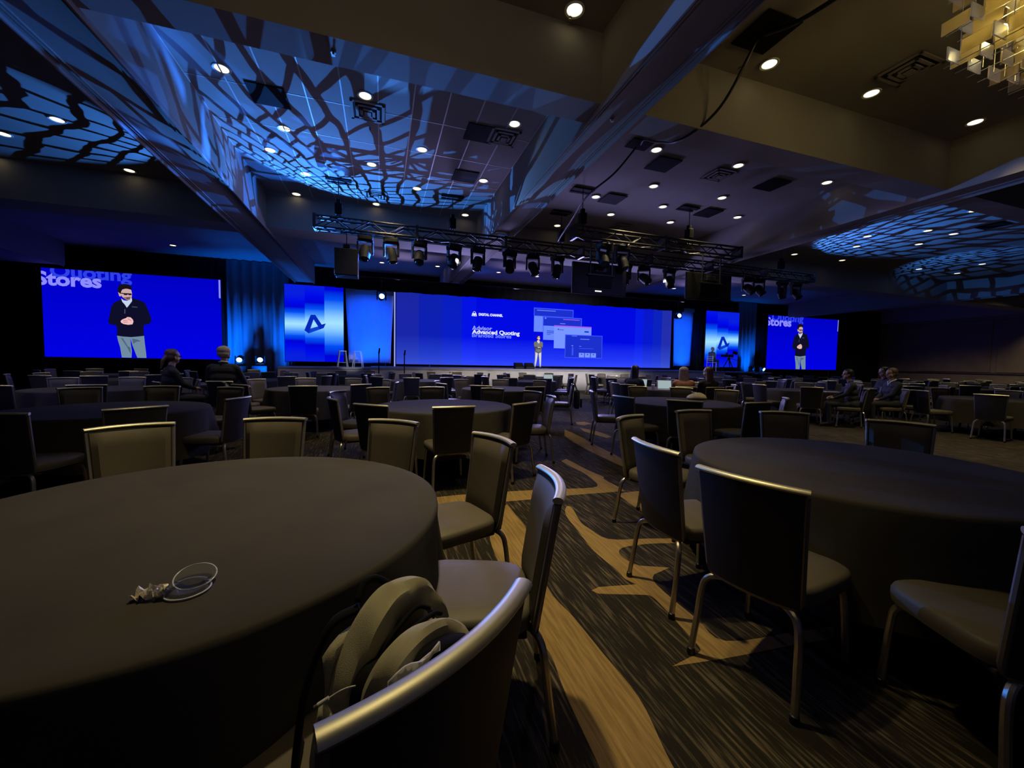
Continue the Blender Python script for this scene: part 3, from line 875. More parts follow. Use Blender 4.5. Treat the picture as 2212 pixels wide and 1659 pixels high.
for args in (((8.5, 4.13, 11.08, 4.60), 'winedge', 1), ((8.55, 4.15, 11.03, 4.54), 'win', 2), ((8.52, 3.2, 9.1, 4.12), 'panel', 2), ((8.7, 4.44, 9.9, 4.48), 'ghost2', 3),
             ((9.08, 3.66, 11.66, 4.13), 'winedge', 3), ((9.13, 3.6, 11.6, 4.07), 'win', 4), ((9.12, 2.74, 9.85, 3.58), 'panel', 4), ((10.2, 3.72, 10.55, 3.76), 'ghost2', 5), ((10.4, 3.98, 11.5, 4.02), 'pink', 5), ((9.2, 3.98, 9.3, 4.06), 'ghost2', 5),
             ((9.82, 2.26, 12.33, 3.62), 'panel2', 6), ((9.82, 3.55, 12.33, 3.63), 'pink', 7), ((10.05, 3.36, 10.14, 3.43), 'mark', 7), ((10.16, 3.36, 10.45, 3.39), 'win', 7), ((11.85, 3.27, 12.15, 3.36), 'win', 7), ((9.35, 3.25, 9.8, 3.29), 'win', 5), ((9.35, 3.15, 9.8, 3.19), 'win', 5), ((9.35, 3.06, 9.6, 3.09), 'win', 5),
             ((10.55, 1.7, 13.12, 3.11), 'winedge', 8), ((10.59, 1.74, 13.08, 3.07), 'win', 9), ((10.99, 3.02, 11.35, 3.05), 'ghost2', 10), ((11.58, 2.84, 12.2, 2.88), 'ghost2', 10), ((11.52, 2.4, 11.66, 2.43), 'ghost2', 10), ((11.52, 2.28, 12.5, 2.31), 'winedge', 10), ((11.0, 2.42, 11.1, 2.46), 'ghost', 10), ((11.02, 1.85, 11.12, 2.35), 'winedge', 10),
             ((11.51, 1.75, 11.87, 2.02), 'panel2', 10), ((11.92, 1.75, 12.28, 2.02), 'panel2', 10), ((12.33, 1.75, 12.69, 2.02), 'panel2', 10), ((11.64, 1.9, 11.74, 1.96), 'mark', 11), ((12.05, 1.9, 12.15, 1.96), 'mark', 11), ((12.46, 1.9, 12.56, 1.96), 'mark', 11)):
    flat(ms, 'shown_page', R4(*args[0]), G[args[1]], args[2])
bm = BM(); box(bm, (0.66, 21.9, 3.05), (0.06, 0.06, 4.0))
tag(obj('edge_strip', bm, G['ghost']), 'thin pale light strip at the left edge of the main screen', 'light strip')

# ------------------------------------------------------------------ ceiling fixtures
ORD = ['first', 'second', 'third', 'fourth', 'fifth', 'sixth', 'seventh', 'eighth', 'ninth', 'tenth', 'eleventh', 'twelfth', 'thirteenth', 'fourteenth', 'fifteenth']


def lamp_proto():
    t = thing('downlight', '', 'downlight')
    bm = BM(); lathe(bm, [(0.098, 0.004), (0.104, -0.006), (0.128, -0.012), (0.134, -0.006), (0.134, 0.004)], 28)
    obj('trim_ring', bm, M['white'], t, smooth='auto')
    bm = BM(); lathe(bm, [(0.099, -0.001), (0.099, 0.003)], 28)
    obj('lamp_disc', bm, M['disc'], t)
    return t


LP = lamp_proto()
first = [True]


def downlights(pts, where, z=6.0):
    for i, (x, y) in enumerate(sorted(pts, key=lambda p: (p[1], p[0]))):
        o = LP if first[0] else copy_tree(LP)
        first[0] = False
        o.location = (x, y, z - 0.007)
        tag(o, f'round downlight, {ORD[i]} from the near edge, in {where}', 'downlight', 'downlights in ' + where)


downlights([(-2.44, 7.81), (-0.27, 7.73), (-1.86, 9.35), (2.46, 7.62), (0.85, 9.21), (-2.36, 10.4), (-0.22, 10.3), (-1.81, 11.39), (0.91, 11.28), (2.48, 10.2), (-2.28, 12.85), (-0.14, 12.8), (2.52, 12.72)], 'the coffer with blue stone patterns')
downlights([(2.41, 4.98)], 'the brown coffer at the top edge')
downlights([(5.65, 4.84), (7.85, 4.76), (10.54, 4.64)], 'the dark coffer beside the chandelier')
downlights([(5.64, 7.47), (7.84, 7.39), (10.6, 7.29), (6.72, 8.96), (5.66, 10.07), (7.84, 9.99), (6.76, 11.06), (8.93, 8.91), (10.53, 9.87), (8.92, 10.97), (5.64, 12.57)], 'the plain grey coffer above the truss')
downlights([(-6.09, 10.56), (-7.59, 11.63), (-8.62, 12.8), (-6.0, 12.75)], 'the far left coffer')
downlights([(16.37, 7.09), (14.6, 8.7), (17.33, 8.58), (16.19, 9.66), (14.57, 10.75), (16.11, 12.2), (18.53, 8.48), (18.9, 9.59), (17.17, 10.59), (18.83, 12.13)], 'the right coffer streaked with blue light')
downlights([(26.19, 11.75), (24.85, 10.37), (23.59, 11.9), (31.15, 11.63)], 'the farthest right coffers')
downlights([(-1.94, 20.2), (0.02, 20.22), (2.61, 19.95), (5.75, 20.05), (7.94, 20.2), (-8.27, 20.5), (14.2, 20.1), (16.8, 20.1), (22.4, 20.2)], 'the coffers over the stage')


def plate(name, label, cat, x, y, s, m, depth=0.02):
    bm = BM(); box(bm, (0, 0, -depth / 2), (s[0], s[1], depth), bev=0.004)
    o = obj(name, bm, m, loc=(x, y, 5.993))
    return tag(o, label, cat)


HL = ['black square hatch among the blue patterns, near the nearest left downlights', 'black square hatch on the patterned coffer right of the square air vent', 'dim hatch under the blue patterns close to the airwall beam',
      'nearest black hatch in the plain grey coffer', 'black hatch in the middle of the plain grey coffer, left', 'black hatch in the middle of the plain grey coffer, right', 'black hatch at the right side of the plain grey coffer',
      'large black hatch where the hanging cable enters the ceiling', 'black hatch among the blue streaks of the right coffer', 'black hatch at the left tip of the blue streaks', 'black hatch deep in the right coffer', 'black hatch crossed by the cable at the corner of the grey coffer']
for (x, y), lb in zip([(-1.89, 8.29), (1.91, 8.15), (1.99, 10.11), (6.18, 7.93), (6.16, 10.02), (9.41, 9.89), (9.44, 7.84), (5.07, 4.42), (14.54, 7.59), (14.61, 9.74), (18.57, 7.58), (5.16, 7.4)], HL):
    s = (0.6, 0.6) if lb != HL[-1] else (0.5, 0.35)
    plate('rigging_hatch', lb, 'hatch', x, y, s, M['black'])


def vent(x, y, label):
    t = thing('ceiling_vent', label, 'vent', (x, y, 5.992))
    bm = BM(); box(bm, (0, 0, -0.003), (0.56, 0.56, 0.006))
    obj('backing', bm, M['black'], t)
    for k, s in enumerate((0.60, 0.42, 0.26)):
        bm = BM()
        for sx, sy, a, b in ((1, 0, 0.05, s), (-1, 0, 0.05, s), (0, 1, s, 0.05), (0, -1, s, 0.05)):
            box(bm, (sx * (s / 2 - 0.025), sy * (s / 2 - 0.025), -0.012 - 0.012 * k), (a, b, 0.018), bev=0.003)
        obj('louver_frame', bm, M['ceil'], t)
    bm = BM(); box(bm, (0, 0, -0.05), (0.12, 0.12, 0.01), bev=0.003)
    obj('center_plate', bm, M['ceil'], t)


for x, y, w in ((-0.24, 8.18, 'in the blue patterned coffer beside its nearest lamps'), (-0.15, 12.1, 'at the far end of the blue patterned coffer'), (7.78, 7.89, 'near the front of the plain grey coffer'),
                (7.75, 4.2, 'in the dark coffer left of the chandelier'), (2.39, 8.12, 'at the right edge of the patterned coffer'), (7.67, 11.93, 'at the back of the plain grey coffer')):
    vent(x, y, 'square louvred air vent ' + w)
for x, y, w in ((2.4, 5.1, 'beside the lamp at the top edge'), (-0.21, 8.75, 'behind the square vent in the patterned coffer'), (5.3, 5.05, 'at the left corner of the dark coffer')):
    bm = BM(); lathe(bm, [(0.03, 0.0), (0.03, -0.01), (0.012, -0.012), (0.012, -0.035), (0.024, -0.037), (0.024, -0.041)], 10)
    tag(obj('sprinkler_head', bm, M['pewter'] if 'pewter' in M else M['frame'], loc=(x, y, 5.995)), 'small fire sprinkler ' + w, 'sprinkler')
for x, y, w in ((-0.55, 5.44, 'on the blue-lit beam edge above the patterned coffer'), (3.3, 5.45, 'on the beam crossing, beside the cable')):
    bm = BM(); lathe(bm, [(0.03, 0.0), (0.03, -0.01), (0.012, -0.012), (0.012, -0.035), (0.024, -0.037), (0.024, -0.041)], 10)
    tag(obj('sprinkler_head', bm, M['frame'], loc=(x, y, ZS)), 'small fire sprinkler ' + w, 'sprinkler')


# ------------------------------------------------------------------ chandelier of clear acrylic strips
ch = thing('chandelier', 'large tiered chandelier of clear acrylic plates glowing warm yellow', 'chandelier', (5.5, 1.5, -0.03))
bm = BM(); box(bm, (0.95, 0.55, 5.62), (1.5, 1.3, 0.05), bev=0.01)
for x in (0.45, 1.45):
    for y in (0.15, 0.95):
        tube(bm, [(x, y, 5.62), (x, y, 6.01)], 0.012, 6)
obj('top_frame', bm, M['rail'], ch)
bm = BM()
bm.free()
bulb = None
for (x, y, z) in ((0.25, 0.25, 5.28), (0.8, 0.75, 5.28), (1.35, 0.3, 5.28), (0.9, 0.2, 5.28), (0.33, 0.63, 5.0), (0.7, 0.35, 4.98), (1.1, 0.8, 5.0), (0.3, 0.9, 4.72), (0.5, 0.2, 4.7), (1.0, 0.5, 4.7)):
    if bulb is None:
        bm = BM(); lathe(bm, [(0.001, 0.07), (0.02, 0.05), (0.03, 0.0), (0.02, -0.05), (0.012, -0.07)], 12)
        bulb = obj('warm_bulb', bm, M['filament'], ch, loc=(x, y, z))
    else:
        link_mesh('warm_bulb', bulb.data, ch, (x, y, z))
rnd = random.Random(5)
plates = {}
for tier, (z, off) in enumerate(((5.22, 0.12), (4.90, 0.04), (4.58, 0.0), (4.32, 0.08))):
    nx, ny = 10, 8
    for i in range(nx):
        for j in range(ny):
            if tier == 3 and not (2 <= i <= 6 and 1 <= j <= 4): continue
            if rnd.random() < 0.10: continue
            along = (i + j + tier) % 2
            L_ = 0.21
            key = along
            if key not in plates:
                bm = BM(); box(bm, (0, 0, 0), (L_ if along else 0.012, 0.012 if along else L_, 0.13), bev=0.002)
                o = obj('acrylic_plate', bm, M['crystal'], ch); plates[key] = o.data
                o.location = (off + i * 0.18, off * 0.6 + j * 0.16, z + rnd.uniform(-0.04, 0.04))
            else:
                link_mesh('acrylic_plate', plates[key], ch, (off + i * 0.18, off * 0.6 + j * 0.16, z + rnd.uniform(-0.04, 0.04)))
for i in range(9):
    bm = BM()
    for j in range(0, 7, 2):
        tube(bm, [(0.06 + i * 0.2, 0.02 + j * 0.18, 5.6), (0.06 + i * 0.2, 0.02 + j * 0.18, 4.55)], 0.003, 5)
    for z in (5.16, 4.84, 4.52):
        tube(bm, [(0.06 + i * 0.2, -0.08, z), (0.06 + i * 0.2, 1.22, z)], 0.004, 5)
    obj('hanging_rod', bm, M['rail'], ch)


# ------------------------------------------------------------------ trusses
def truss(name, label, x0, x1, y, z0, z1, bay):
    t = thing(name, label, 'truss', (x0, y, z0))
    h = z1 - z0
    cm = BM(); tube(cm, [(0, 0, 0), (x1 - x0, 0, 0)], 0.03, 8)
    c = obj('chord', cm, M['truss'], t)
    d = 0.29
    for dy, dz in ((0, h), (d, 0), (d, h)):
        link_mesh('chord', c.data, t, (0, dy, dz))
    n = int(round((x1 - x0) / bay))
    b = (x1 - x0) / n
    ln = math.hypot(b, h)
    bmz = BM(); tube(bmz, [(0, 0, 0), (b, 0, h)], 0.015, 6)
    first_ = obj('brace', bmz, M['truss'], t)
    bmy = BM(); tube(bmy, [(0, 0, 0), (b, d, 0)], 0.015, 6)
    yb = obj('brace', bmy, M['truss'], t)
    for i in range(n):
        up = i % 2 == 0
        for dy in (0, d):
            if i == 0 and dy == 0: continue
            o = link_mesh('brace', first_.data, t, (i * b if up else (i + 1) * b, dy, 0))
            if not up: o.scale = (-1, 1, 1)
        if i:
            o = link_mesh('brace', yb.data, t, (i * b if up else (i + 1) * b, 0, 0))
            if not up: o.scale = (-1, 1, 1)
    k = max(1, int(round((x1 - x0) / 2.45)))
    bmc = BM()
    prism(bmc, [(-0.04, -0.04), (d + 0.04, -0.04), (d + 0.04, h + 0.04), (-0.04, h + 0.04)], lambda u, v, w: (w - 0.035, u, v), 0.07)
    j = obj('joint_plate', bmc, M['truss'], t)
    for i in range(1, k + 1):
        link_mesh('joint_plate', j.data, t, ((x1 - x0) * i / k, 0, 0))
    return t


truss('lighting_truss', 'long black box truss carrying the row of moving lights', -1.6, 16.0, 11.25, 4.70, 4.97, 0.44)
truss('lighting_truss', 'shorter nearer black box truss overlapping the long one', 4.86, 10.45, 9.6, 4.70, 4.98, 0.43)


def hoist(x, y, label, top=5.98):
    t = thing('chain_hoist', label, 'hoist', (x, y, 0))
    bm = BM(); box(bm, (0, 0, 5.22), (0.18, 0.2, 0.3), bev=0.03); box(bm, (0, 0.0, 5.42), (0.1, 0.12, 0.12), bev=0.02)
    obj('motor', bm, M['black'], t)
    bm = BM(); tube(bm, [(0, 0, 5.46), (0, 0, top - 0.02)], 0.012, 6)
    obj('chain', bm, M['truss'], t)
    bm = BM(); tube(bm, [(0.1, 0.12, 4.97), (0, 0, 5.1), (-0.1, -0.12, 4.97)], 0.014, 6)
    obj('sling', bm, M['black'], t)
    if top > 5.5:
        bm = BM(); box(bm, (0, 0, top), (0.62, 0.16, 0.03), bev=0.005); box(bm, (0, 0.22, top + 0.004), (0.58, 0.08, 0.02), bev=0.004)
        obj('ceiling_bracket', bm, M['black'], t)


for x, y, w in ((-1.05, 11.4, 'near the left end of the long truss'), (1.9, 11.4, 'on the long truss left of the airwall beam'), (5.25, 11.4, 'behind the left end of the shorter truss'),
                (14.4, 11.4, 'near the right end of the long truss'), (5.1, 9.75, 'at the left end of the shorter truss'), (8.6, 9.75, 'at the middle of the shorter truss')):
    hoist(x, y, 'black chain hoist ' + w)


def mover_proto():
    t = thing('moving_light', '', 'stage light')
    bm = BM(); box(bm, (0, 0, -0.1), (0.34, 0.24, 0.1), bev=0.02); box(bm, (-0.1, 0, -0.03), (0.04, 0.1, 0.06)); box(bm, (0.1, 0, -0.03), (0.04, 0.1, 0.06))
    obj('base', bm, M['lampbody'], t)
    bm = BM()
    for s in (-1, 1):
        box(bm, (s * 0.165, 0, -0.3), (0.045, 0.11, 0.34), bev=0.015)
    box(bm, (0, 0, -0.165), (0.36, 0.16, 0.05), bev=0.015)
    obj('yoke', bm, M['lampbody'], t)
    bm = BM(); lathe(bm, [(0.05, 0.12), (0.1, 0.1), (0.125, 0.02), (0.13, -0.1), (0.115, -0.2), (0.12, -0.24), (0.1, -0.25)], 18)
    h = obj('head', bm, M['lampbody'], t, smooth='auto', loc=(0, 0, -0.38))
    bm = BM(); lathe(bm, [(0.092, -0.252), (0.07, -0.262), (0.0, -0.268)], 18)
    obj('lens', bm, M['lensglass'], h, smooth=True)
    return t


MV = mover_proto()
mv_first = True
ms_spec = [(-0.41, 11.25, 0.1), (0.25, 11.25, -0.2), (0.99, 11.25, 0.25), (1.95, 11.25, 0.4), (2.64, 11.25, 0.2), (3.6, 11.25, 0.5), (4.33, 11.25, -0.3), (5.14, 11.25, 0.4), (5.75, 9.6, 0.3), (6.35, 9.6, -0.2), (7.57, 11.25, 0.2),
           (8.28, 11.25, -0.7), (9.3, 11.25, 0.1), (10.3, 11.25, 0.6), (12.8, 11.25, -0.6), (13.31, 11.25, -0.55), (14.5, 11.25, 0.15), (15.2, 11.25, -0.1)]
for i, (x, y, tilt) in enumerate(ms_spec):
    o = MV if mv_first else copy_tree(MV)
    mv_first = False
    o.location = (x, y + 0.14, 4.67)
    o.scale = (1.12, 1.12, 1.12)
    o.rotation_euler[2] = tilt * 0.8
    for c_ in o.children:
        if c_.name.startswith('head'):
            c_.rotation_euler = (-0.35 + 0.25 * math.sin(i * 2.1), tilt, 0)
    tag(o, f'black moving head light, {ORD[i] if i < 15 else ("sixteenth", "seventeenth", "eighteenth")[i - 15]} from the left under the trusses', 'stage light', 'moving lights under the trusses')


def box_speaker(x, y, z, w, h, d, label):
    t = thing('hanging_speaker', label, 'speaker', (x, y, z))
    bm = BM(); box(bm, (0, 0, h / 2), (w, d, h), bev=0.02)
    obj('cabinet', bm, M['lampbody'], t)
    bm = BM(); box(bm, (0, d / 2 + 0.006, h / 2), (w * 0.9, 0.012, h * 0.92), bev=0.004)
    obj('grille', bm, M['black'], t)
    bm = BM()
    for s in (-1, 1):
        tube(bm, [(s * w * 0.35, 0, h - 0.01), (0, 0, h + 0.12), (0, 0, 4.72 - z)], 0.012, 6)
    box(bm, (0, 0, h + 0.1), (w * 0.3, 0.12, 0.1), bev=0.02)
    obj('hanging_bracket', bm, M['black'], t)


box_speaker(-0.86, 11.4, 3.52, 0.56, 0.68, 0.5, 'black speaker box hung low from the left end of the truss')


def confidence(x, y, z, w, h, label):
    t = thing('hanging_monitor', label, 'monitor', (x, y, z))
    bm = BM(); box(bm, (0, 0, h / 2), (w, 0.08, h), bev=0.02)
    obj('housing', bm, M['lampbody'], t)
    bm = BM(); box(bm, (0, -0.055, h * 0.5), (w * 0.42, 0.06, h * 0.55), bev=0.02)
    obj('electronics_cover', bm, M['black'], t)
    bm = BM(); box(bm, (0, 0.046, h / 2), (w * 0.96, 0.012, h * 0.93))
    obj('screen_glass', bm, M['black'], t)
    bm = BM(); box(bm, (0, -0.1, h * 0.62), (w * 0.5, 0.04, 0.05), bev=0.01); box(bm, (0, -0.09, h * 0.8), (w * 0.2, 0.05, 0.16), bev=0.02)
    for s in (-1, 1):
        tube(bm, [(s * w * 0.2, -0.09, h * 0.6), (s * w * 0.2, -0.09, 4.75 - z)], 0.02, 8)
    obj('mount_bracket', bm, M['truss'], t)
    return t


m1 = confidence(5.78, 9.95, 3.28, 1.7, 0.86, 'black flat monitor seen from behind, hung in front of the main screen')
bm = BM(); box(bm, (-0.05, -0.045, 0.1), (0.2, 0.012, 0.03), bev=0.003)
obj('white_strip', bm, glow('monitor_white_strip', (1, 0.98, 0.9), 1.6), m1)  # white strip on the monitor back, its brightness put in as glow
confidence(9.55, 9.9, 3.36, 1.72, 0.82, 'black flat monitor seen from behind, hung right of the nearer truss')

# the fat cable swagged from the ceiling down to the truss
bm = BM(); tube(bm, smooth_path([(5.5, 2.6, 5.9), (5.2, 3.9, 5.86), (5.05, 4.42, 5.96)], 6), 0.028, 8)
tag(obj('power_cable', bm, M['rubber'], smooth=True), 'thick black cable leading from the top edge to the large hatch', 'cable')
bm = BM(); tube(bm, smooth_path([(5.02, 4.5, 5.96), (4.9, 5.0, 5.3), (4.6, 5.45, 5.0), (4.72, 6.2, 5.35), (5.0, 7.0, 5.85), (5.16, 7.35, 5.96)], 8), 0.02, 8)
tag(obj('power_cable', bm, M['rubber'], smooth=True), 'black cable sagging under the beam from hatch to hatch', 'cable')
bm = BM(); tube(bm, smooth_path([(5.12, 7.45, 5.95), (4.75, 7.7, 5.45), (4.6, 8.6, 5.3), (4.85, 9.9, 5.2), (5.0, 11.1, 5.0)], 8), 0.02, 8)
tag(obj('power_cable', bm, M['rubber'], smooth=True), 'black cable dropping from the coffer corner to the long truss', 'cable')


# ------------------------------------------------------------------ things on and around the stage
def stage_fixture(x, y, z, label, lens=True, hung=False, yaw=0.0, up=0.9):
    t = thing('floor_light' if not hung else 'hung_light', label, 'stage light', (x, y, z), yaw)
    k = -1 if hung else 1
    bm = BM(); box(bm, (0, 0, 0.06 * k), (0.36, 0.28, 0.12), bev=0.02)
    obj('base', bm, M['lampbody'], t)
    bm = BM()
    for s in (-1, 1):
        box(bm, (s * 0.18, 0, 0.28 * k), (0.05, 0.12, 0.36), bev=0.015)
    obj('yoke', bm, M['lampbody'], t)
    if hung:
        bm = BM(); tube(bm, [(0, 0, -0.02), (0, 0.05, 0.3), (0, 0.22, 0.54)], 0.03, 8)
        obj('clamp_arm', bm, M['truss'], t)
    bm = BM(); lathe(bm, [(0.06, -0.15), (0.12, -0.13), (0.13, 0.05), (0.125, 0.16)], 18)
    h = obj('head', bm, M['lampbody'], t, smooth='auto', loc=(0, 0, 0.34 * k))
    h.rotation_euler = (PI / 2 + (0.4 if not hung else -0.15), 0, 0.1)
    bm = BM(); lathe(bm, [(0.11, 0.162), (0.06, 0.18), (0.0, 0.185)], 18)
    obj('lens', bm, M['beam'] if lens else M['lensglass'], h, smooth=True)


stage_fixture(-6.15, 21.2, 0.98, 'glowing floor light at the foot of the blue drape, left one')
stage_fixture(-5.35, 21.3, 1.0, 'glowing floor light at the foot of the blue drape, right one')
stage_fixture(25.6, 21.3, 0.9, 'glowing floor light beside the large right screen')
stage_fixture(24.75, 21.4, 0.9, 'dark tilted floor light right of the camera tripod', lens=False)
for x, y, lb in ((-6.15, 21.2, 'low black road case under the left glowing floor light'), (-5.35, 21.3, 'low black road case under the right glowing floor light'), (25.6, 21.3, 'black road case under the glowing light by the right screen'), (24.75, 21.4, 'black road case under the dark tilted light')):
    h = {-6.15: 0.98, -5.35: 1.0}.get(x, 0.9)
    t = thing('road_case', lb, 'case', (x, y, 0))
    bm = BM(); box(bm, (0, 0, h * 0.36), (0.62, 0.5, h * 0.70), bev=0.02); obj('body', bm, M['black'], t)
    bm = BM(); box(bm, (0, 0, h * 0.86), (0.63, 0.51, h * 0.28), bev=0.02); obj('lid', bm, M['lampbody'], t)
    bm = BM(); box(bm, (0, -0.265, h * 0.72), (0.08, 0.02, 0.1), bev=0.005); obj('latch', bm, M['frame'], t)
stage_fixture(0.0, 18.62, 4.46, 'moving light with a bright cyan lens in front of the left scrim', hung=True)
stage_fixture(15.9, 18.62, 4.46, 'moving light hung before the right scrim', hung=True, yaw=-0.3)


def stool(x, y, z, label, yaw):
    t = thing('bar_stool', label, 'stool', (x, y, z), yaw)
    bm = BM(); box(bm, (0, 0, 0.75), (0.34, 0.34, 0.035), bev=0.012)
    obj('seat', bm, M['stoolm'], t)
    for sx in (-1, 1):
        for sy in (-1, 1):
            bm = BM(); tube(bm, [(sx * 0.13, sy * 0.13, 0.735), (sx * 0.22, sy * 0.22, 0.0)], [0.026, 0.02], 6)
            obj('leg', bm, M['stoolm'], t)
    bm = BM()
    for a, b in (((-1, -1), (1, -1)), ((1, -1), (1, 1)), ((1, 1), (-1, 1)), ((-1, 1), (-1, -1))):
        tube(bm, [(a[0] * 0.195, a[1] * 0.195, 0.22), (b[0] * 0.195, b[1] * 0.195, 0.22)], 0.012, 6)
    obj('foot_rail', bm, M['stoolm'], t)


stool(-1.75, 20.4, 1.0, 'pale metal bar stool before the left logo panel', 0.2)
stool(-1.06, 20.3, 1.0, 'pale metal bar stool before the blue scrim', -0.1)


def pole(x, y, h, label):
    t = thing('microphone_stand', label, 'stand', (x, y, 0))
    bm = BM(); lathe(bm, [(0.13, 0), (0.13, 0.015), (0.03, 0.03)], 16); obj('base', bm, M['black'], t)
    bm = BM(); tube(bm, [(0, 0, 0.02), (0, 0, h - 0.2)], 0.022, 8); obj('pole', bm, M['black'], t)
    bm = BM(); tube(bm, [(0, 0, h - 0.22), (0.03, 0, h)], [0.035, 0.028], 8); obj('clip', bm, M['black'], t)


pole(-0.1, 17.2, 1.85, 'thin black stand before the blue scrim at the stage edge')
pole(0.92, 17.4, 1.80, 'thin black stand at the left end of the main screen')


def wedge(x, y, label):
    t = thing('stage_monitor', label, 'speaker', (x, y, 1.05))
    bm = BM(); prism(bm, [(-0.17, 0), (0.17, 0), (0.17, 0.1), (-0.1, 0.3), (-0.17, 0.3)], lambda u, v, w: (w - 0.22, -u, v), 0.44)
    obj('cabinet', bm, M['lampbody'], t)
    bm = BM(); prism(bm, [(0, 0), (0.30, 0), (0.30, 0.012), (0, 0.012)], lambda u, v, w: (w - 0.2, -0.165 + u * 0.84 - v * 0.5, 0.115 + u * 0.6 + v * 0.8), 0.4)
    obj('grille', bm, M['black'], t)


wedge(6.45, 18.6, 'black wedge monitor on the stage edge left of the presenter, left one')
wedge(7.0, 18.6, 'black wedge monitor on the stage edge left of the presenter, right one')

# camera on tripod
ct = thing('video_camera', 'dark video camera on a tripod before the right logo panel', 'camera', (21.5, 20.3, 1.0))
ct.scale = (0.95, 0.95, 0.76)
for a in (0.5, 2.6, 4.7):
    bm = BM(); tube(bm, [(0.05 * math.cos(a), 0.05 * math.sin(a), 1.05), (0.48 * math.cos(a), 0.48 * math.sin(a), 0.0)], [0.035, 0.025], 8)
    obj('tripod_leg', bm, M['black'], ct)
bm = BM(); lathe(bm, [(0.07, 1.0), (0.09, 1.06), (0.09, 1.16), (0.05, 1.22)], 14); obj('tripod_head', bm, M['black'], ct)
bm = BM(); box(bm, (0, 0, 1.36), (0.62, 0.2, 0.24), bev=0.03); obj('camera_body', bm, M['lampbody'], ct)
bm = BM(); tube(bm, [(-0.3, 0, 1.36), (-0.36, 0, 1.36), (-0.62, 0, 1.36)], [0.07, 0.09, 0.1], 14); obj('lens_barrel', bm, M['black'], ct)
bm = BM(); box(bm, (0.42, -0.1, 1.62), (0.36, 0.1, 0.24), rot=Matrix.Rotation(0.35, 3, 'Y'), bev=0.02); tube(bm, [(0.22, 0, 1.46), (0.36, -0.06, 1.56)], 0.02, 6); obj('viewfinder', bm, M['lampbody'], ct)
bm = BM(); tube(bm, [(0.05, 0, 1.2), (0.6, -0.05, 1.0), (0.72, -0.05, 0.98)], 0.018, 6); obj('pan_handle', bm, M['black'], ct)
bm = BM(); box(bm, (-0.2, 0, 1.56), (0.12, 0.08, 0.14), bev=0.02); obj('microphone', bm, M['black'], ct)

# ------------------------------------------------------------------ chairs
def slab(bm, A, B):
    """closed solid between two equal grids of points"""
    R, Cn = len(A), len(A[0])
    VA = [[bm.verts.new(p) for p in row] for row in A]
    VB = [[bm.verts.new(p) for p in row] for row in B]
    for i in range(R - 1):
        for j in range(Cn - 1):
            bm.faces.new((VA[i][j], VA[i][j + 1], VA[i + 1][j + 1], VA[i + 1][j]))
            bm.faces.new((VB[i][j], VB[i + 1][j], VB[i + 1][j + 1], VB[i][j + 1]))
    ring = [(0, j) for j in range(Cn - 1)] + [(i, Cn - 1) for i in range(R - 1)] + [(R - 1, j) for j in range(Cn - 1, 0, -1)] + [(i, 0) for i in range(R - 1, 0, -1)]
    for k in range(len(ring)):
        a, b = ring[k], ring[(k + 1) % len(ring)]
        bm.faces.new((VA[a[0]][a[1]], VB[a[0]][a[1]], VB[b[0]][b[1]], VA[b[0]][b[1]]))


def back_y(x, z):
    return -0.235 - 0.16 * (z - 0.42) + 0.05 * (2 * x / 0.42) ** 2 * 0.75 - 0.02


def back_w(z):
    return 0.375 + 0.045 * (z - 0.40) / 0.5


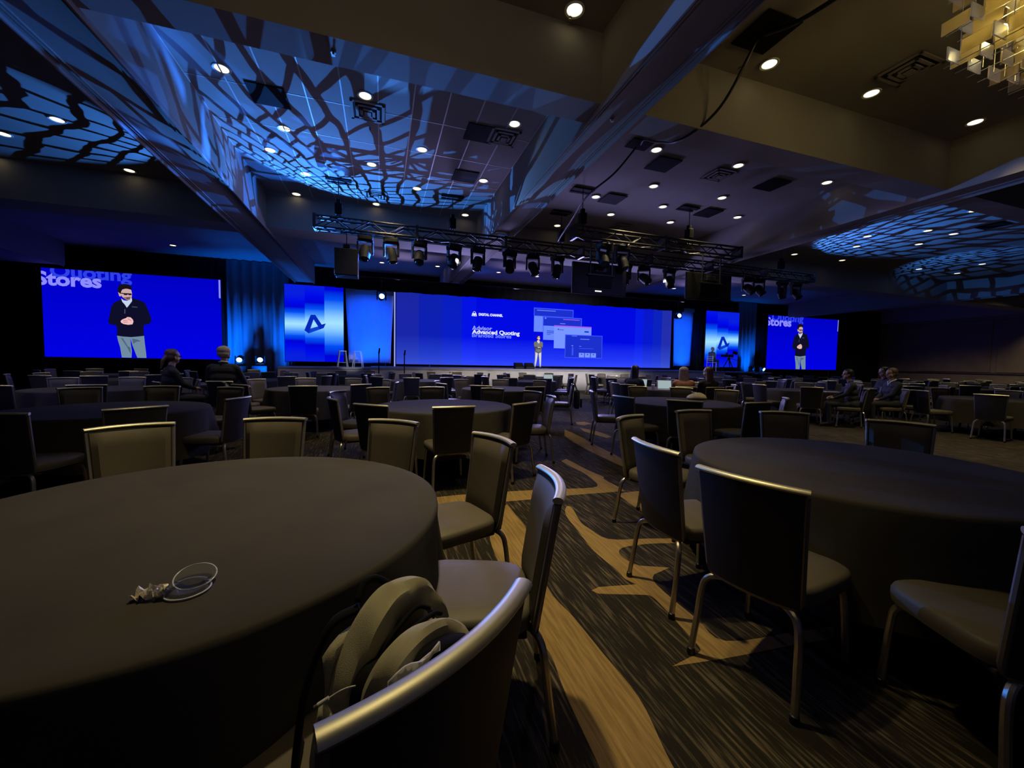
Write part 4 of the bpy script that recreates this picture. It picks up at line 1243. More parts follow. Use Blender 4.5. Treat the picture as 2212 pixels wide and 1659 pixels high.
def chair_parts():
    out = []
    # seat cushion: rounded trapezoid with a crowned top
    bm = BM()
    n = 40
    def outline(s):
        pts = []
        for k in range(n):
            a = 2 * PI * k / n
            c, s_ = math.cos(a), math.sin(a)
            px = math.copysign(abs(c) ** 0.42, c) * 0.225
            py = math.copysign(abs(s_) ** 0.42, s_) * 0.225
            px *= 1.0 + 0.10 * (py / 0.225)
            if py > 0: py += 0.025 * (1 - (px / 0.25) ** 2)
            pts.append((px * s, py * s))
        return pts
    rings = []
    for s, z in ((0.90, 0.398), (0.985, 0.405), (1.0, 0.425), (1.0, 0.450), (0.975, 0.466), (0.92, 0.475), (0.6, 0.482), (0.2, 0.484)):
        rings.append([bm.verts.new((x, y, z)) for x, y in outline(s)])
    for A, B in zip(rings, rings[1:]):
        for k in range(n):
            bm.faces.new((A[k], A[(k + 1) % n], B[(k + 1) % n], B[k]))
    bm.faces.new(rings[0][::-1]); bm.faces.new(rings[-1])
    out.append(('seat', bm, 'vinyl', None))
    bm = BM(); box(bm, (0, -0.01, 0.388), (0.36, 0.38, 0.022), bev=0.006)
    out.append(('seat_pan', bm, 'shell', None))
    # curved back shell
    bm = BM()
    zs = [0.405 + 0.48 * i / 8 for i in range(9)]
    xs = [-1 + 2 * j / 10 for j in range(11)]
    F = [[(x * back_w(z) / 2, back_y(x * back_w(z) / 2, z) + 0.012, z) for x in xs] for z in zs]
    Bk = [[(x * back_w(z) / 2, back_y(x * back_w(z) / 2, z) - 0.014, z) for x in xs] for z in zs]
    slab(bm, F, Bk)
    out.append(('backrest', bm, 'shell', None))
    # padded front panel
    bm = BM()
    zs = [0.43 + 0.44 * i / 10 for i in range(11)]
    xs = [-1 + 2 * j / 12 for j in range(13)]
    def pad(x, i, z, front):
        w = back_w(z) - 0.026
        X = x * w / 2
        e = min(1, (1 - abs(x)) * 7) ** 0.5 * min(1, (10 - i) / 1.2) ** 0.5 * min(1, i / 1.6) ** 0.5
        return (X, back_y(X, z) + 0.012 + (0.004 + 0.026 * e if front else 0.0), z)
    slab(bm, [[pad(x, i, z, True) for x in xs] for i, z in enumerate(zs)], [[pad(x, i, z, False) for x in xs] for i, z in enumerate(zs)])
    out.append(('back_pad', bm, 'vinyl', None))
    # side and bottom frame of the back
    pts = []
    for z in (0.876, 0.8, 0.7, 0.6, 0.5, 0.44, 0.412):
        x = -back_w(z) / 2 - 0.001
        pts.append((x + (0.01 if z < 0.42 else 0), back_y(x, z), z))
    for x in (-0.165, -0.1, 0, 0.1, 0.165):
        pts.append((x, back_y(x, 0.4), 0.399))
    for z in (0.412, 0.44, 0.5, 0.6, 0.7, 0.8, 0.876):
        x = back_w(z) / 2 + 0.001
        pts.append((x - (0.01 if z < 0.42 else 0), back_y(x, z), z))
    bm = BM(); tube(bm, pts, 0.0125, 8)
    out.append(('back_frame', bm, 'frame', None))
    # metal top rail, flattened tube
    bm = BM()
    tube(bm, [(x, back_y(x, 0.9) - 0.001, 0.893 + 0.004 * (1 - (x / 0.21) ** 2)) for x in [-0.222 + 0.444 * k / 14 for k in range(15)]], 0.02, 12, squash=(1.0, 0.62), up=(0, 0, 1))
    out.append(('top_rail', bm, 'rail', None))
    for sx in (-1, 1):
        for back in (1, 0):
            p = [(0.09, -0.19, 0.385), (0.15, -0.228, 0.386), (0.186, -0.25, 0.362), (0.2, -0.262, 0.30), (0.207, -0.278, 0.17), (0.215, -0.30, 0.02)] if back else \
                [(0.09, 0.10, 0.385), (0.155, 0.165, 0.386), (0.19, 0.195, 0.355), (0.2, 0.203, 0.28), (0.207, 0.21, 0.15), (0.212, 0.218, 0.02)]
            bm = BM(); tube(bm, smooth_path([(sx * a, b, c) for a, b, c in p], 4), 0.0145, 8)
            g = BM(); lathe(g, [(0.016, 0.0), (0.019, 0.006), (0.017, 0.03), (0.012, 0.034)], 10, (sx * p[-1][0], p[-1][1], 0))
            out.append(('leg', bm, 'leg', g))
    return out


def chair_near():
    t = thing('banquet_chair', '', 'chair')
    for nm, bm, m, g in chair_parts():
        o = obj(nm, bm, M[m], t, smooth='auto')
        if g:
            obj('foot_glide', g, M['rubber'], o, smooth='auto')
    return t


def chair_far():
    """one mesh for the copies too small in view to show their parts"""
    big = BM()
    mats = ['vinyl', 'shell', 'frame', 'rail', 'leg', 'rubber']
    for nm, bm, m, g in chair_parts():
        for b, mm in ((bm, m), (g, 'rubber')):
            if b is None: continue
            bmesh.ops.recalc_face_normals(b, faces=b.faces)
            for f in b.faces: f.material_index = mats.index(mm)
            me = bpy.data.meshes.new('tmp'); b.to_mesh(me); b.free()
            big.from_mesh(me); bpy.data.meshes.remove(me)
    return obj('banquet_chair', big, [M[k] for k in mats], smooth='auto')


CN, CF = chair_near(), chair_far()
used = {'n': False, 'f': False}
count = 0


def put_chair(x, y, deg, label, group, near):
    """x, y under the seat centre; deg = heading the sitter faces"""
    global count
    count += 1
    if near:
        o = CN if not used['n'] else copy_tree(CN)
        used['n'] = True
    else:
        if not used['f']: o = CF
        else:
            o = CF.copy(); COL.objects.link(o)
        used['f'] = True
    o.location = (x, y, 0)
    o.rotation_euler = (0, 0, math.radians(deg - 90))
    return tag(o, label, 'chair', group)


def at_rail(rx, ry, deg, label, group):
    a = math.radians(deg)
    return put_chair(rx + 0.318 * math.cos(a), ry + 0.318 * math.sin(a), deg, label, group, True)


G1, G2, G3, G4, G5 = ('chairs at the near left table', 'chairs at the near right table', 'chairs at the centre table', 'chairs at the left table behind the near one', 'chairs at the table right of the aisle')
for a in [
    (0.12, 0.62, 125, 'nearest banquet chair, its pale curved top rail in front of the backpack', G1),
    (0.65, 1.42, 166, 'chair seen edge-on beside the aisle, its seat behind the backpack', G1),
    (0.67, 2.34, 198, 'tilted chair at the right rim of the near left table, taupe pad toward us', G1),
    (0.10, 3.16, 232, 'chair across the near left table, second left of the tilted one', G1),
    (-0.77, 3.47, 262, 'chair facing us squarely over the far rim of the near left table', G1),
    (-1.58, 3.28, 302, 'broad front-facing chair at the left across the near left table', G1),
    (1.43, 1.24, 15, 'dark chair back nearest to us at the near right table, bright rail', G2),
    (1.48, 1.91, -4, 'chair at the left side of the near right table, curved silver rail', G2),
    (2.09, 3.03, 297, 'narrow side-lit chair between the aisle and the near right table', G2),
    (3.05, 3.31, 270, 'front-facing chair beyond the left rim of the near right table', G2),
    (3.93, 3.00, 236, 'front-facing chair beyond the far middle rim of the near right table', G2),
    (4.31, 2.23, 206, 'dark front-facing chair alone at the far right rim of the near right table', G2),
    (0.71, 4.02, 94, 'chair back in the picture centre before the centre table, full back showing', G3),
    (-0.12, 4.34, 50, 'dark chair back at the near left of the centre table', G3),
    (1.58, 4.26, 124, 'chair back at the near right of the centre table, turned left', G3),
    (2.28, 5.11, 170, 'edge-on chair at the right of the centre table by the aisle', G3),
    (2.34, 5.98, 200, 'front-facing chair at the far right of the centre table', G3),
    (0.85, 7.14, 268, 'front-facing chair at the far side of the centre table, middle', G3),
    (1.86, 6.72, 232, 'front-facing chair at the far side of the centre table, right', G3),
    (-0.07, 7.06, 302, 'front-facing chair at the far side of the centre table, left', G3),
    (-0.63, 6.26, 335, 'slanting front-lit chair at the far left of the centre table', G3),
    (-0.57, 5.12, 18, 'side-on chair with a blue-lit rail left of the centre table', G3),
    (-1.55, 5.33, 164, 'side-on chair facing left, right end of the table behind the near left one', G4),
    (-2.07, 4.40, 130, 'chair back with a bright gold rail before the left table behind', G4),
    (-2.84, 4.12, 82, 'chair cut by the left edge of the picture, dark back, taupe seat', G4),
    (-2.2, 7.2, 246, 'front-facing chair at the far right of the left table behind', G4),
    (-3.23, 7.55, 278, 'front-facing chair at the far middle of the left table behind', G4),
    (-4.03, 7.2, 306, 'front-facing chair at the far left of the left table behind', G4),
    (3.29, 4.93, 8, 'chair back on the aisle at the left of the table right of the aisle', G5),
    (3.42, 6.05, 335, 'side-on chair at the far left of the table right of the aisle', G5),
    (3.77, 4.23, 42, 'chair back at the near left of the table right of the aisle', G5),
    (4.64, 3.86, 90, 'chair back at the near middle of the table right of the aisle', G5),
    (5.75, 4.35, 132, 'chair back at the near right of the table right of the aisle', G5),
    (6.36, 6.01, 205, 'front-facing chair at the far right of the table right of the aisle', G5),
    (5.88, 6.71, 236, 'front-facing chair at the far side right of the aisle, under the blonde hair', G5),
    (5.1, 7.12, 266, 'front-facing chair at the far side right of the aisle, left of the two', G5),
]:
    at_rail(*a)
put_chair(2.13, 0.77, 62, 'chair in the lower right corner, only its taupe seat and one leg showing', G2, True)


# ------------------------------------------------------------------ tables and cloths
def table_proto():
    t = thing('banquet_table', '', 'table')
    bm = BM(); lathe(bm, [(0.900, 0.722), (0.908, 0.728), (0.908, 0.744), (0.900, 0.750)], 48)
    obj('tabletop', bm, M['trim'], t, smooth='auto')
    for sx in (-1, 1):
        for sy in (-1, 1):
            bm = BM(); tube(bm, [(sx * 0.42, sy * 0.30, 0.722), (sx * 0.46, sy * 0.34, 0.0)], 0.02, 8)
            obj('leg', bm, M['black'], t, smooth=True)
    bm = BM()
    for sx in (-1, 1):
        tube(bm, [(sx * 0.45, -0.33, 0.2), (sx * 0.45, 0.33, 0.2)], 0.014, 6)
    obj('brace', bm, M['black'], t, smooth=True)
    return t


def cloth_mesh(seed, n=144, drop=0.5):
    r = random.Random(seed)
    bm = BM()
    ph = [r.uniform(0, 2 * PI) for _ in range(4)]
    def ring(rad, z, amp):
        out = []
        for k in range(n):
            a = 2 * PI * k / n
            f = 0.55 * math.sin(9 * a + ph[0]) + 0.3 * math.sin(14 * a + ph[1]) + 0.25 * math.sin(5 * a + ph[2])
            out.append(bm.verts.new(((rad + amp * f) * math.cos(a), (rad + amp * f) * math.sin(a), z)))
        return out
    rings = [ring(0.3, 0.7565, 0), ring(0.6, 0.7562, 0), ring(0.86, 0.756, 0), ring(0.908, 0.7555, 0), ring(0.918, 0.751, 0.0), ring(0.922, 0.735, 0.002)]
    for i in range(1, 8):
        t = i / 7
        rings.append(ring(0.922 + 0.05 * t, 0.735 - drop * t, 0.004 + 0.062 * t ** 0.8))
    for A, B in zip(rings, rings[1:]):
        for k in range(n):
            bm.faces.new((A[k], A[(k + 1) % n], B[(k + 1) % n], B[k]))
    bm.faces.new(rings[0][::-1])
    me = bpy.data.meshes.new('tablecloth')
    bmesh.ops.recalc_face_normals(bm, faces=bm.faces)
    bm.to_mesh(me); bm.free()
    me.materials.append(M['cloth'])
    me.polygons.foreach_set('use_smooth', [True] * len(me.polygons))
    return me


TB = table_proto()
CM = [cloth_mesh(s) for s in (3, 8, 15)]
tfirst = True


def put_table(x, y, desc, i=0):
    global tfirst
    o = TB if tfirst else copy_tree(TB)
    tfirst = False
    o.location = (x, y, 0)
    o.rotation_euler[2] = (x * 1.7 + y) % 3
    tag(o, f'round banquet table under its cloth, {desc}', 'table', 'round banquet tables')
    c = link_mesh('tablecloth', CM[i % 3], None, (x, y, 0), (0, 0, (x * 2.3 + y * 0.7) % 6))
    tag(c, f'black cloth on the round table, {desc}', 'tablecloth', 'black tablecloths')


near_tables = [(-0.68, 1.83, 'near left, holding the clear lid and wrapper'), (2.83, 1.68, 'near right, empty'), (0.82, 5.45, 'in the picture centre'),
               (-2.93, 5.68, 'behind the near left one'), (4.70, 5.40, 'right of the carpet aisle')]
for i, (x, y, d) in enumerate(near_tables):
    put_table(x, y, d, i)
NUM = ['one', 'two', 'three', 'four', 'five', 'six', 'seven', 'eight', 'nine', 'ten']
CLOCK = ['twelve', 'one', 'two', 'three', 'four', 'five', 'six', 'seven', 'eight', 'nine', 'ten', 'eleven']
rows = {'three': [(-4.93, 9.2), (-1.27, 9.1), (2.64, 8.75), (7.0, 8.45)],
        'four': [(-6.6, 12.8), (-2.81, 12.9), (1.04, 12.6), (4.65, 12.4), (8.4, 11.9)],
        'five': [(-8.3, 16.2), (-4.7, 16.3), (-1.0, 16.1), (2.7, 15.9), (6.4, 15.7), (10.1, 15.4)]}
right_rows = {'one': [(12.7, 4.85), (16.5, 4.9), (20.3, 4.8), (24.1, 4.8)],
              'two': [(10.8, 7.65), (14.6, 8.1), (18.4, 8.0), (22.2, 8.0), (26.0, 8.0)],
              'three': [(12.6, 11.3), (16.4, 11.4), (20.2, 11.3), (24.0, 11.3), (28, 11.3)],
              'four': [(13.9, 14.9), (17.8, 15), (21.8, 15)]}
SKIP = []          # seats taken over by people, filled in below
PEOPLE_SEATS = [(6.45, 7.3), (6.85, 7.1), (5.67, 8.0), (3.82, 8.2), (10.15, 6.3), (11.2, 6.08), (12.5, 6.95), (-3.55, 8.75), (-2.95, 9.35)]


def ring_chairs(tx, ty, n, seed, where, group, ang0=None, stage_dark=False):
    r = random.Random(seed)
    a0 = r.uniform(0, 2 * PI / n) if ang0 is None else ang0
    seen = set()
    for k in range(n):
        a = a0 + 2 * PI * k / n
        rad = 1.17 + r.uniform(-0.03, 0.14)
        x, y = tx + rad * math.cos(a), ty + rad * math.sin(a)
        if any(math.hypot(x - px, y - py) < 0.5 for px, py in PEOPLE_SEATS): continue
        h = int(round(((PI / 2 - a) % (2 * PI)) / (PI / 6))) % 12
        while h in seen: h = (h + 1) % 12
        seen.add(h)
        d = math.hypot(x, y)
        put_chair(x, y, math.degrees(a) + 180 + r.uniform(-9, 9), f'banquet chair at {CLOCK[h]} o\'clock, stage at twelve, of {where}', group, d < 9.6)


for rn, lst in rows.items():
    for i, (x, y) in enumerate(lst):
        where = f'table {NUM[i]} in row {rn} left'
        put_table(x, y, f'{NUM[i]} from left in row {rn}, left block', i)
        ring_chairs(x, y, 9 if rn != 'five' else 8, int(x * 31 + y * 7), where, f'chairs at the row {rn} tables of the left block')
for rn, lst in right_rows.items():
    for i, (x, y) in enumerate(lst):
        where = f'table {NUM[i]} in row {rn} right'
        put_table(x, y, f'{NUM[i]} from left in row {rn}, right block', i)
        ring_chairs(x, y, 8 if i < 4 else 6, int(x * 29 + y * 5), where, f'chairs at the row {rn} tables of the right block', -2.05 if (x, y) == (12.7, 4.85) else None)
print('CHAIRS', count)

# ------------------------------------------------------------------ people
def caps_mesh(caps, voxel, name):
    """union of tapered capsules as one continuous skin; every face takes the material of its nearest capsule"""
    bm = BM()
    for (a, b, ra, rb, mi) in caps:
        a, b = Vector(a), Vector(b)
        d = b - a
        if d.length < 1e-5:
            d = Vector((0, 0, 1e-4)); b = a + d
        q = d.normalized().to_track_quat('Z', 'Y')
        n, rings = 12, []
        L = d.length
        prof = [(-math.cos(t) * ra, math.sin(t) * ra) for t in (0.15, 0.6, 1.05, PI / 2)] + [(L - math.cos(t) * rb, math.sin(t) * rb) for t in (PI / 2, PI - 1.05, PI - 0.6, PI - 0.15)]
        for z, r in prof:
            rings.append([bm.verts.new(a + q @ Vector((r * math.cos(2 * PI * k / n), r * math.sin(2 * PI * k / n), z))) for k in range(n)])
        for A, B in zip(rings, rings[1:]):
            for k in range(n):
                bm.faces.new((A[k], A[(k + 1) % n], B[(k + 1) % n], B[k]))
        bm.faces.new(rings[0][::-1]); bm.faces.new(rings[-1])
    me = bpy.data.meshes.new(name)
    bm.to_mesh(me); bm.free()
    o = bpy.data.objects.new(name, me); COL.objects.link(o)
    md = o.modifiers.new('r', 'REMESH'); md.mode = 'VOXEL'; md.voxel_size = voxel; md.use_smooth_shade = True
    sm = o.modifiers.new('s', 'SMOOTH'); sm.factor = 0.5; sm.iterations = 2
    dg = bpy.context.evaluated_depsgraph_get()
    out = bpy.data.meshes.new_from_object(o.evaluated_get(dg))
    bpy.data.objects.remove(o); bpy.data.meshes.remove(me)
    n = len(out.polygons)
    ctr = np.empty(n * 3); out.polygons.foreach_get('center', ctr); ctr = ctr.reshape(-1, 3)
    best = np.full(n, 1e9); idx = np.zeros(n, int)
    for (a, b, ra, rb, mi) in caps:
        a, b = np.array(a, float), np.array(b, float)
        d = b - a; L2 = max(1e-9, d @ d)
        t = np.clip((ctr - a) @ d / L2, 0, 1)
        dist = np.linalg.norm(ctr - (a + t[:, None] * d), axis=1) - (ra + (rb - ra) * t)
        w = dist < best
        best[w] = dist[w]; idx[w] = mi
    out.polygons.foreach_set('material_index', idx.astype('i4'))
    out.polygons.foreach_set('use_smooth', [True] * n)
    return out


def lerp(a, b, t): return tuple(a[i] + (b[i] - a[i]) * t for i in range(3))


def hand_caps(w, d, side, curl=0.5, mi=0, up=(0, 0, 1)):
    """palm, four fingers with a knuckle bend, and a thumb from the side of the palm"""
    w, d = Vector(w), Vector(d).normalized()
    u = Vector(up) - d * Vector(up).dot(d); u.normalize()
    s = d.cross(u) * side
    c = []
    pe = w + d * 0.085
    c.append((w, w + d * 0.05, 0.024, 0.03, mi)); c.append((w + d * 0.04 - s * 0.02, pe - s * 0.022, 0.018, 0.014, mi)); c.append((w + d * 0.04 + s * 0.02, pe + s * 0.022, 0.018, 0.014, mi))
    for k, ln in enumerate((0.062, 0.075, 0.080, 0.070)):
        b = pe + s * (-0.030 + 0.020 * k)
        m_ = b + (d * (1 - curl * 0.3) - u * curl * 0.6).normalized() * ln * 0.5
        e = m_ + (d * (1 - curl) - u * curl * 1.2).normalized() * ln * 0.5
        c.append((b, m_, 0.0095, 0.009, mi)); c.append((m_, e, 0.009, 0.0075, mi))
    tb = w + d * 0.025 + s * 0.028
    tm = tb + (d * 0.7 + s * 0.8 - u * 0.3).normalized() * 0.035
    c.append((tb, tm, 0.013, 0.011, mi)); c.append((tm, tm + (d * 0.9 + s * 0.1 - u * 0.4).normalized() * 0.03, 0.011, 0.009, mi))
    return [(tuple(a), tuple(b), r1, r2, m) for a, b, r1, r2, m in c]


def head_caps(c, yaw=0.0, pitch=0.0, mi=0):
    R = Matrix.Rotation(yaw, 3, 'Z') @ Matrix.Rotation(-pitch, 3, 'X')
    f = lambda p: tuple(Vector(c) + R @ Vector(p))
    raw = [((0, -0.025, 0.035), (0, 0.02, 0.04), 0.083, 0.078, mi), ((0, 0.035, -0.02), (0, 0.045, -0.075), 0.062, 0.042, mi), ((-0.03, 0.03, -0.04), (0.03, 0.03, -0.04), 0.05, 0.05, mi),
           ((0, 0.088, 0.015), (0, 0.108, -0.02), 0.012, 0.017, mi), ((-0.035, 0.075, 0.028), (0.035, 0.075, 0.028), 0.018, 0.018, mi),
           ((-0.082, -0.01, 0.015), (-0.085, -0.015, -0.025), 0.014, 0.010, mi), ((0.082, -0.01, 0.015), (0.085, -0.015, -0.025), 0.014, 0.010, mi), ((0, 0.072, -0.055), (0, 0.074, -0.058), 0.022, 0.02, mi)]
    return [(f(a), f(b), r1, r2, m) for a, b, r1, r2, m in raw], f


def hair_caps(f, kind):
    h = [((-0.02, -0.03, 0.06), (0.02, -0.03, 0.06), 0.086, 0.086, 0), ((0, 0.03, 0.085), (0, 0.0, 0.09), 0.05, 0.06, 0), ((-0.03, -0.05, 0.0), (0.03, -0.05, 0.0), 0.064, 0.064, 0),
         ((-0.05, -0.01, 0.05), (-0.055, -0.02, 0.02), 0.042, 0.036, 0), ((0.05, -0.01, 0.05), (0.055, -0.02, 0.02), 0.042, 0.036, 0)]
    if kind == 'long':
        for x in (-0.075, -0.05, -0.02, 0.02, 0.05, 0.075):
            h.append(((x * 0.8, -0.075 + abs(x) * 0.5, 0.04), (x * 1.25, -0.10 + abs(x) * 0.4, -0.26 + abs(x) * 0.8), 0.045, 0.026, 0))
    if kind == 'tied':
        h.append(((0, -0.09, 0.01), (0, -0.15, -0.06), 0.04, 0.03, 0)); h.append(((0, -0.15, -0.06), (-0.02, -0.17, -0.2), 0.03, 0.015, 0))
    return [(f(a), f(b), r1, r2, m) for a, b, r1, r2, m in h]


def person(label, loc, rotz, pose, top, pants, hair, skin='skin', hairkind='short', yaw=0.0, pitch=0.0, lean=0.0, hands=None, glasses=False, collar=False, scale=1.0, group=None):
    """local frame: faces +Y; materials skin, top, pants, shoe by nearest limb"""
    SK, TP, PT, SH = 0, 1, 2, 3
    C = []
    if pose == 'stand':
        hipz, ty = 0.93, 0.0
        hip = [(-0.09, 0, hipz), (0.09, 0, hipz)]
        knee = [(-0.11, 0.03, 0.50), (0.12, 0.03, 0.50)]
        ank = [(-0.13, 0.0, 0.08), (0.17, 0.0, 0.08)]
        toe = [(-0.16, 0.16, 0.035), (0.25, 0.13, 0.035)]
    else:
        hipz, ty = 0.56, -0.10
        hip = [(-0.1, ty, hipz), (0.1, ty, hipz)]
        knee = [(-0.13, 0.36, 0.55), (0.13, 0.36, 0.55)]
        ank = [(-0.14, 0.33, 0.09), (0.14, 0.36, 0.09)]
        toe = [(-0.15, 0.50, 0.04), (0.15, 0.53, 0.04)]
    def T(x, y, z): return (x, ty + y + lean * (z / 0.5), hipz + z)
    C += [(hip[0], hip[1], 0.125 if pose == 'sit' else 0.108, 0.125 if pose == 'sit' else 0.108, PT), (T(-0.06, 0, 0.02), T(0.06, 0, 0.02), 0.138, 0.138, TP), (T(-0.07, 0.01, 0.16), T(0.07, 0.01, 0.16), 0.125, 0.125, TP), (T(-0.08, 0.0, 0.3), T(0.08, 0.0, 0.3), 0.13, 0.13, TP),
          (T(-0.11, -0.01, 0.42), T(0.11, -0.01, 0.42), 0.105, 0.105, TP), (T(-0.17, -0.015, 0.475), T(0.17, -0.015, 0.475), 0.068, 0.068, TP), (T(0, -0.015, 0.49), T(0, 0.0, 0.55), 0.07, 0.058, TP), (T(0, 0.0, 0.53), T(0, 0.015, 0.61), 0.055, 0.054, SK)]
    for s in (0, 1):
        C += [(hip[s], knee[s], 0.095, 0.066, PT), (knee[s], ank[s], 0.066, 0.045, PT), (ank[s], toe[s], 0.045, 0.034, SH), (lerp(ank[s], toe[s], -0.3), toe[s], 0.036, 0.034, SH)]
    hd = hands or [((-0.10, 0.26, 0.12), (0.8, 0.3, 0.0)), ((0.10, 0.26, 0.12), (-0.8, 0.3, 0.0))]
    for s, (wp, dr) in zip((-1, 1), hd):
        sh = T(s * 0.20, -0.015, 0.46)
        w = T(*wp)
        mid = lerp(sh, w, 0.5)
        v = Vector(w) - Vector(sh)
        bend = max(0.0, 0.30 - (v.length / 2) ** 2 / 0.30)
        e = (mid[0] + s * 0.35 * bend, mid[1] - 0.30 * bend, mid[2] - 0.45 * bend)
        C += [(sh, e, 0.062, 0.050, TP), (e, lerp(e, w, 0.94), 0.049, 0.036, TP), (lerp(e, w, 0.85), w, 0.028, 0.025, SK)]
        C += hand_caps(w, dr, -s, 0.7, SK)
    hc = T(0, 0.03, 0.715)
    hcaps, f = head_caps(hc, yaw, pitch, SK)
    C += hcaps
    t = thing('person', label, 'person', loc, rotz, group)
    t.scale = (scale,) * 3
    me = caps_mesh(C, 0.0105, 'body')
    obj('body', me, [M[skin], M[top], M[pants], M['shoe']], t)
    hm = caps_mesh(hair_caps(f, hairkind), 0.012, 'hair')
    obj('hair', hm, M[hair], t)
    for s in (-1, 1):
        bm = BM(); bmesh.ops.create_uvsphere(bm, u_segments=10, v_segments=6, radius=0.012)
        obj('eye', bm, M['eye'], t, smooth=True, loc=f((s * 0.033, 0.084, 0.012)))
    bm = BM(); tube(bm, [f((-0.024, 0.084, -0.052)), f((0, 0.093, -0.053)), f((0.024, 0.084, -0.052))], [0.004, 0.0065, 0.004], 6)
    obj('mouth', bm, M['lip'], t, smooth=True)
    if glasses:
        bm = BM()
        for s in (-1, 1):
            tube(bm, [f((s * 0.034 + 0.024 * math.cos(a), 0.103, 0.012 + 0.018 * math.sin(a))) for a in [2 * PI * k / 14 for k in range(15)]], 0.0035, 6)
            tube(bm, [f((s * 0.058, 0.102, 0.016)), f((s * 0.086, 0.0, 0.018))], 0.003, 6)
        tube(bm, [f((-0.01, 0.104, 0.014)), f((0.01, 0.104, 0.014))], 0.003, 6)
        obj('glasses', bm, M['black'], t)
    if collar:
        bm = BM()
        tube(bm, [T(0.0, 0.085, 0.44), T(-0.05, 0.06, 0.53), T(-0.062, -0.02, 0.575), T(0, -0.075, 0.585), T(0.062, -0.02, 0.575), T(0.05, 0.06, 0.53), T(0.0, 0.085, 0.44)], 0.014, 8)
        obj('shirt_collar', bm, M['shirt'], t, smooth=True)
    return t


clasp = [((-0.065, 0.23, 0.20), (0.9, 0.25, 0.1)), ((0.065, 0.235, 0.21), (-0.9, 0.25, 0.0))]
person('presenter standing on stage, charcoal pullover, grey trousers, hands clasped', (8.1, 20.2, 1.05), PI - 0.18, 'stand', 'sweater', 'greypants', 'darkhair', yaw=0.3, pitch=-0.3, hands=clasp, glasses=True, collar=True)
tab = [((-0.12, 0.33, 0.22), (0.4, 0.9, 0.0)), ((0.12, 0.33, 0.22), (-0.4, 0.9, 0.0))]
lap = [((-0.07, 0.27, 0.10), (0.7, 0.6, -0.1)), ((0.07, 0.27, 0.10), (-0.7, 0.6, -0.1))]


def seated(label, x, y, deg, top, pants, hair, seat_label, seat_group, **k):
    person(label, (x, y, 0), math.radians(deg - 90), 'sit', top, pants, hair, **k)
    a = math.radians(deg)
    if seat_label:
        put_chair(x - 0.02 * math.cos(a), y - 0.02 * math.sin(a), deg, seat_label, seat_group, True)


GP = 'occupied chairs'
seated('seated person with long blonde hair in a rust knit top, seen from behind', 6.42, 7.28, 62, 'rust', 'navy', 'blonde', 'chair under the person in the rust top', GP, hairkind='long', hands=tab, lean=0.03, scale=0.94)
seated('seated person with long brown hair in black, next to the rust top', 6.88, 7.1, 84, 'suit', 'suit', 'brown', 'chair under the person in black next to the rust top', GP, hairkind='long', hands=tab, yaw=0.3, scale=0.95)
seated('seated person with long dark hair before an open laptop, from behind', 5.68, 7.98, 22, 'suit', 'navy', 'darkhair', 'chair under the dark-haired person before the laptop', GP, hairkind='long', hands=tab, lean=0.04, scale=0.95)
seated('seated person in a dark suit leaning on the bottle table, profile to the left', 10.2, 6.28, 130, 'suit', 'suit', 'darkhair', 'chair under the dark suited person at the bottle table', GP, skin='skin2', hands=[((-0.12, 0.34, 0.14), (0.3, 0.9, 0)), ((0.12, 0.34, 0.16), (-0.3, 0.9, 0))], lean=0.06, scale=0.95)
seated('seated person with a white collar and dark jacket, profile left, hands in lap', 11.2, 6.08, 150, 'suit', 'suit', 'brown', 'chair under the person with the white collar', GP, skin='skin2', hands=lap, collar=True, scale=0.98)
seated('seated person in black with tied hair, turning right, before the left screen', -3.6, 9.0, 35, 'suit', 'suit', 'brown', 'chair under the turning person before the left screen', GP, hairkind='tied', yaw=0.25, hands=[((-0.10, 0.30, 0.16), (0.5, 0.8, 0)), ((0.10, 0.30, 0.16), (-0.5, 0.8, 0))], glasses=True, scale=1.06)
seated('grey-haired person in a dark suit with white collar, back to us, before the left screen', -2.95, 9.35, 88, 'suit', 'suit', 'greyhair', 'chair under the grey-haired person', GP, collar=True, hands=[((-0.26, 0.28, 0.12), (0, 1, 0)), ((0.26, 0.28, 0.12), (0, 1, 0))], scale=1.12)
# camera operator on a tall chair at the right of the stage
person('camera operator sitting on a tall chair, dim blue-grey, facing the tripod', (20.35, 20.5, 1.16), math.radians(-10 - 90 + 90) - PI / 2 + 0.25, 'sit', 'khaki', 'navy', 'greyhair', hands=lap, lean=0.05)
t = thing('tall_chair', 'pale tall slatted chair under the camera operator', 'chair', (20.3, 20.5, 1.0), -PI / 2 + 0.25)
bm = BM(); box(bm, (0, 0, 0.585), (0.42, 0.4, 0.04), bev=0.01); obj('seat', bm, M['stoolm'], t)
for sx in (-1, 1):
    for y, z in ((-0.2, 1.0), (0.18, 0.58)):
        bm = BM(); tube(bm, [(sx * 0.19, y, z), (sx * 0.2, y, 0)], 0.02, 6); obj('leg', bm, M['stoolm'], t)
for z in (0.72, 0.84, 0.96):
    bm = BM(); box(bm, (0, -0.2, z), (0.38, 0.025, 0.05), bev=0.006); obj('back_slat', bm, M['stoolm'], t)
person('distant seated person, only the dark back of a head, behind the white-collared one', (12.5, 6.95, 0), math.radians(150 - 90), 'sit', 'suit', 'suit', 'darkhair', hands=lap)


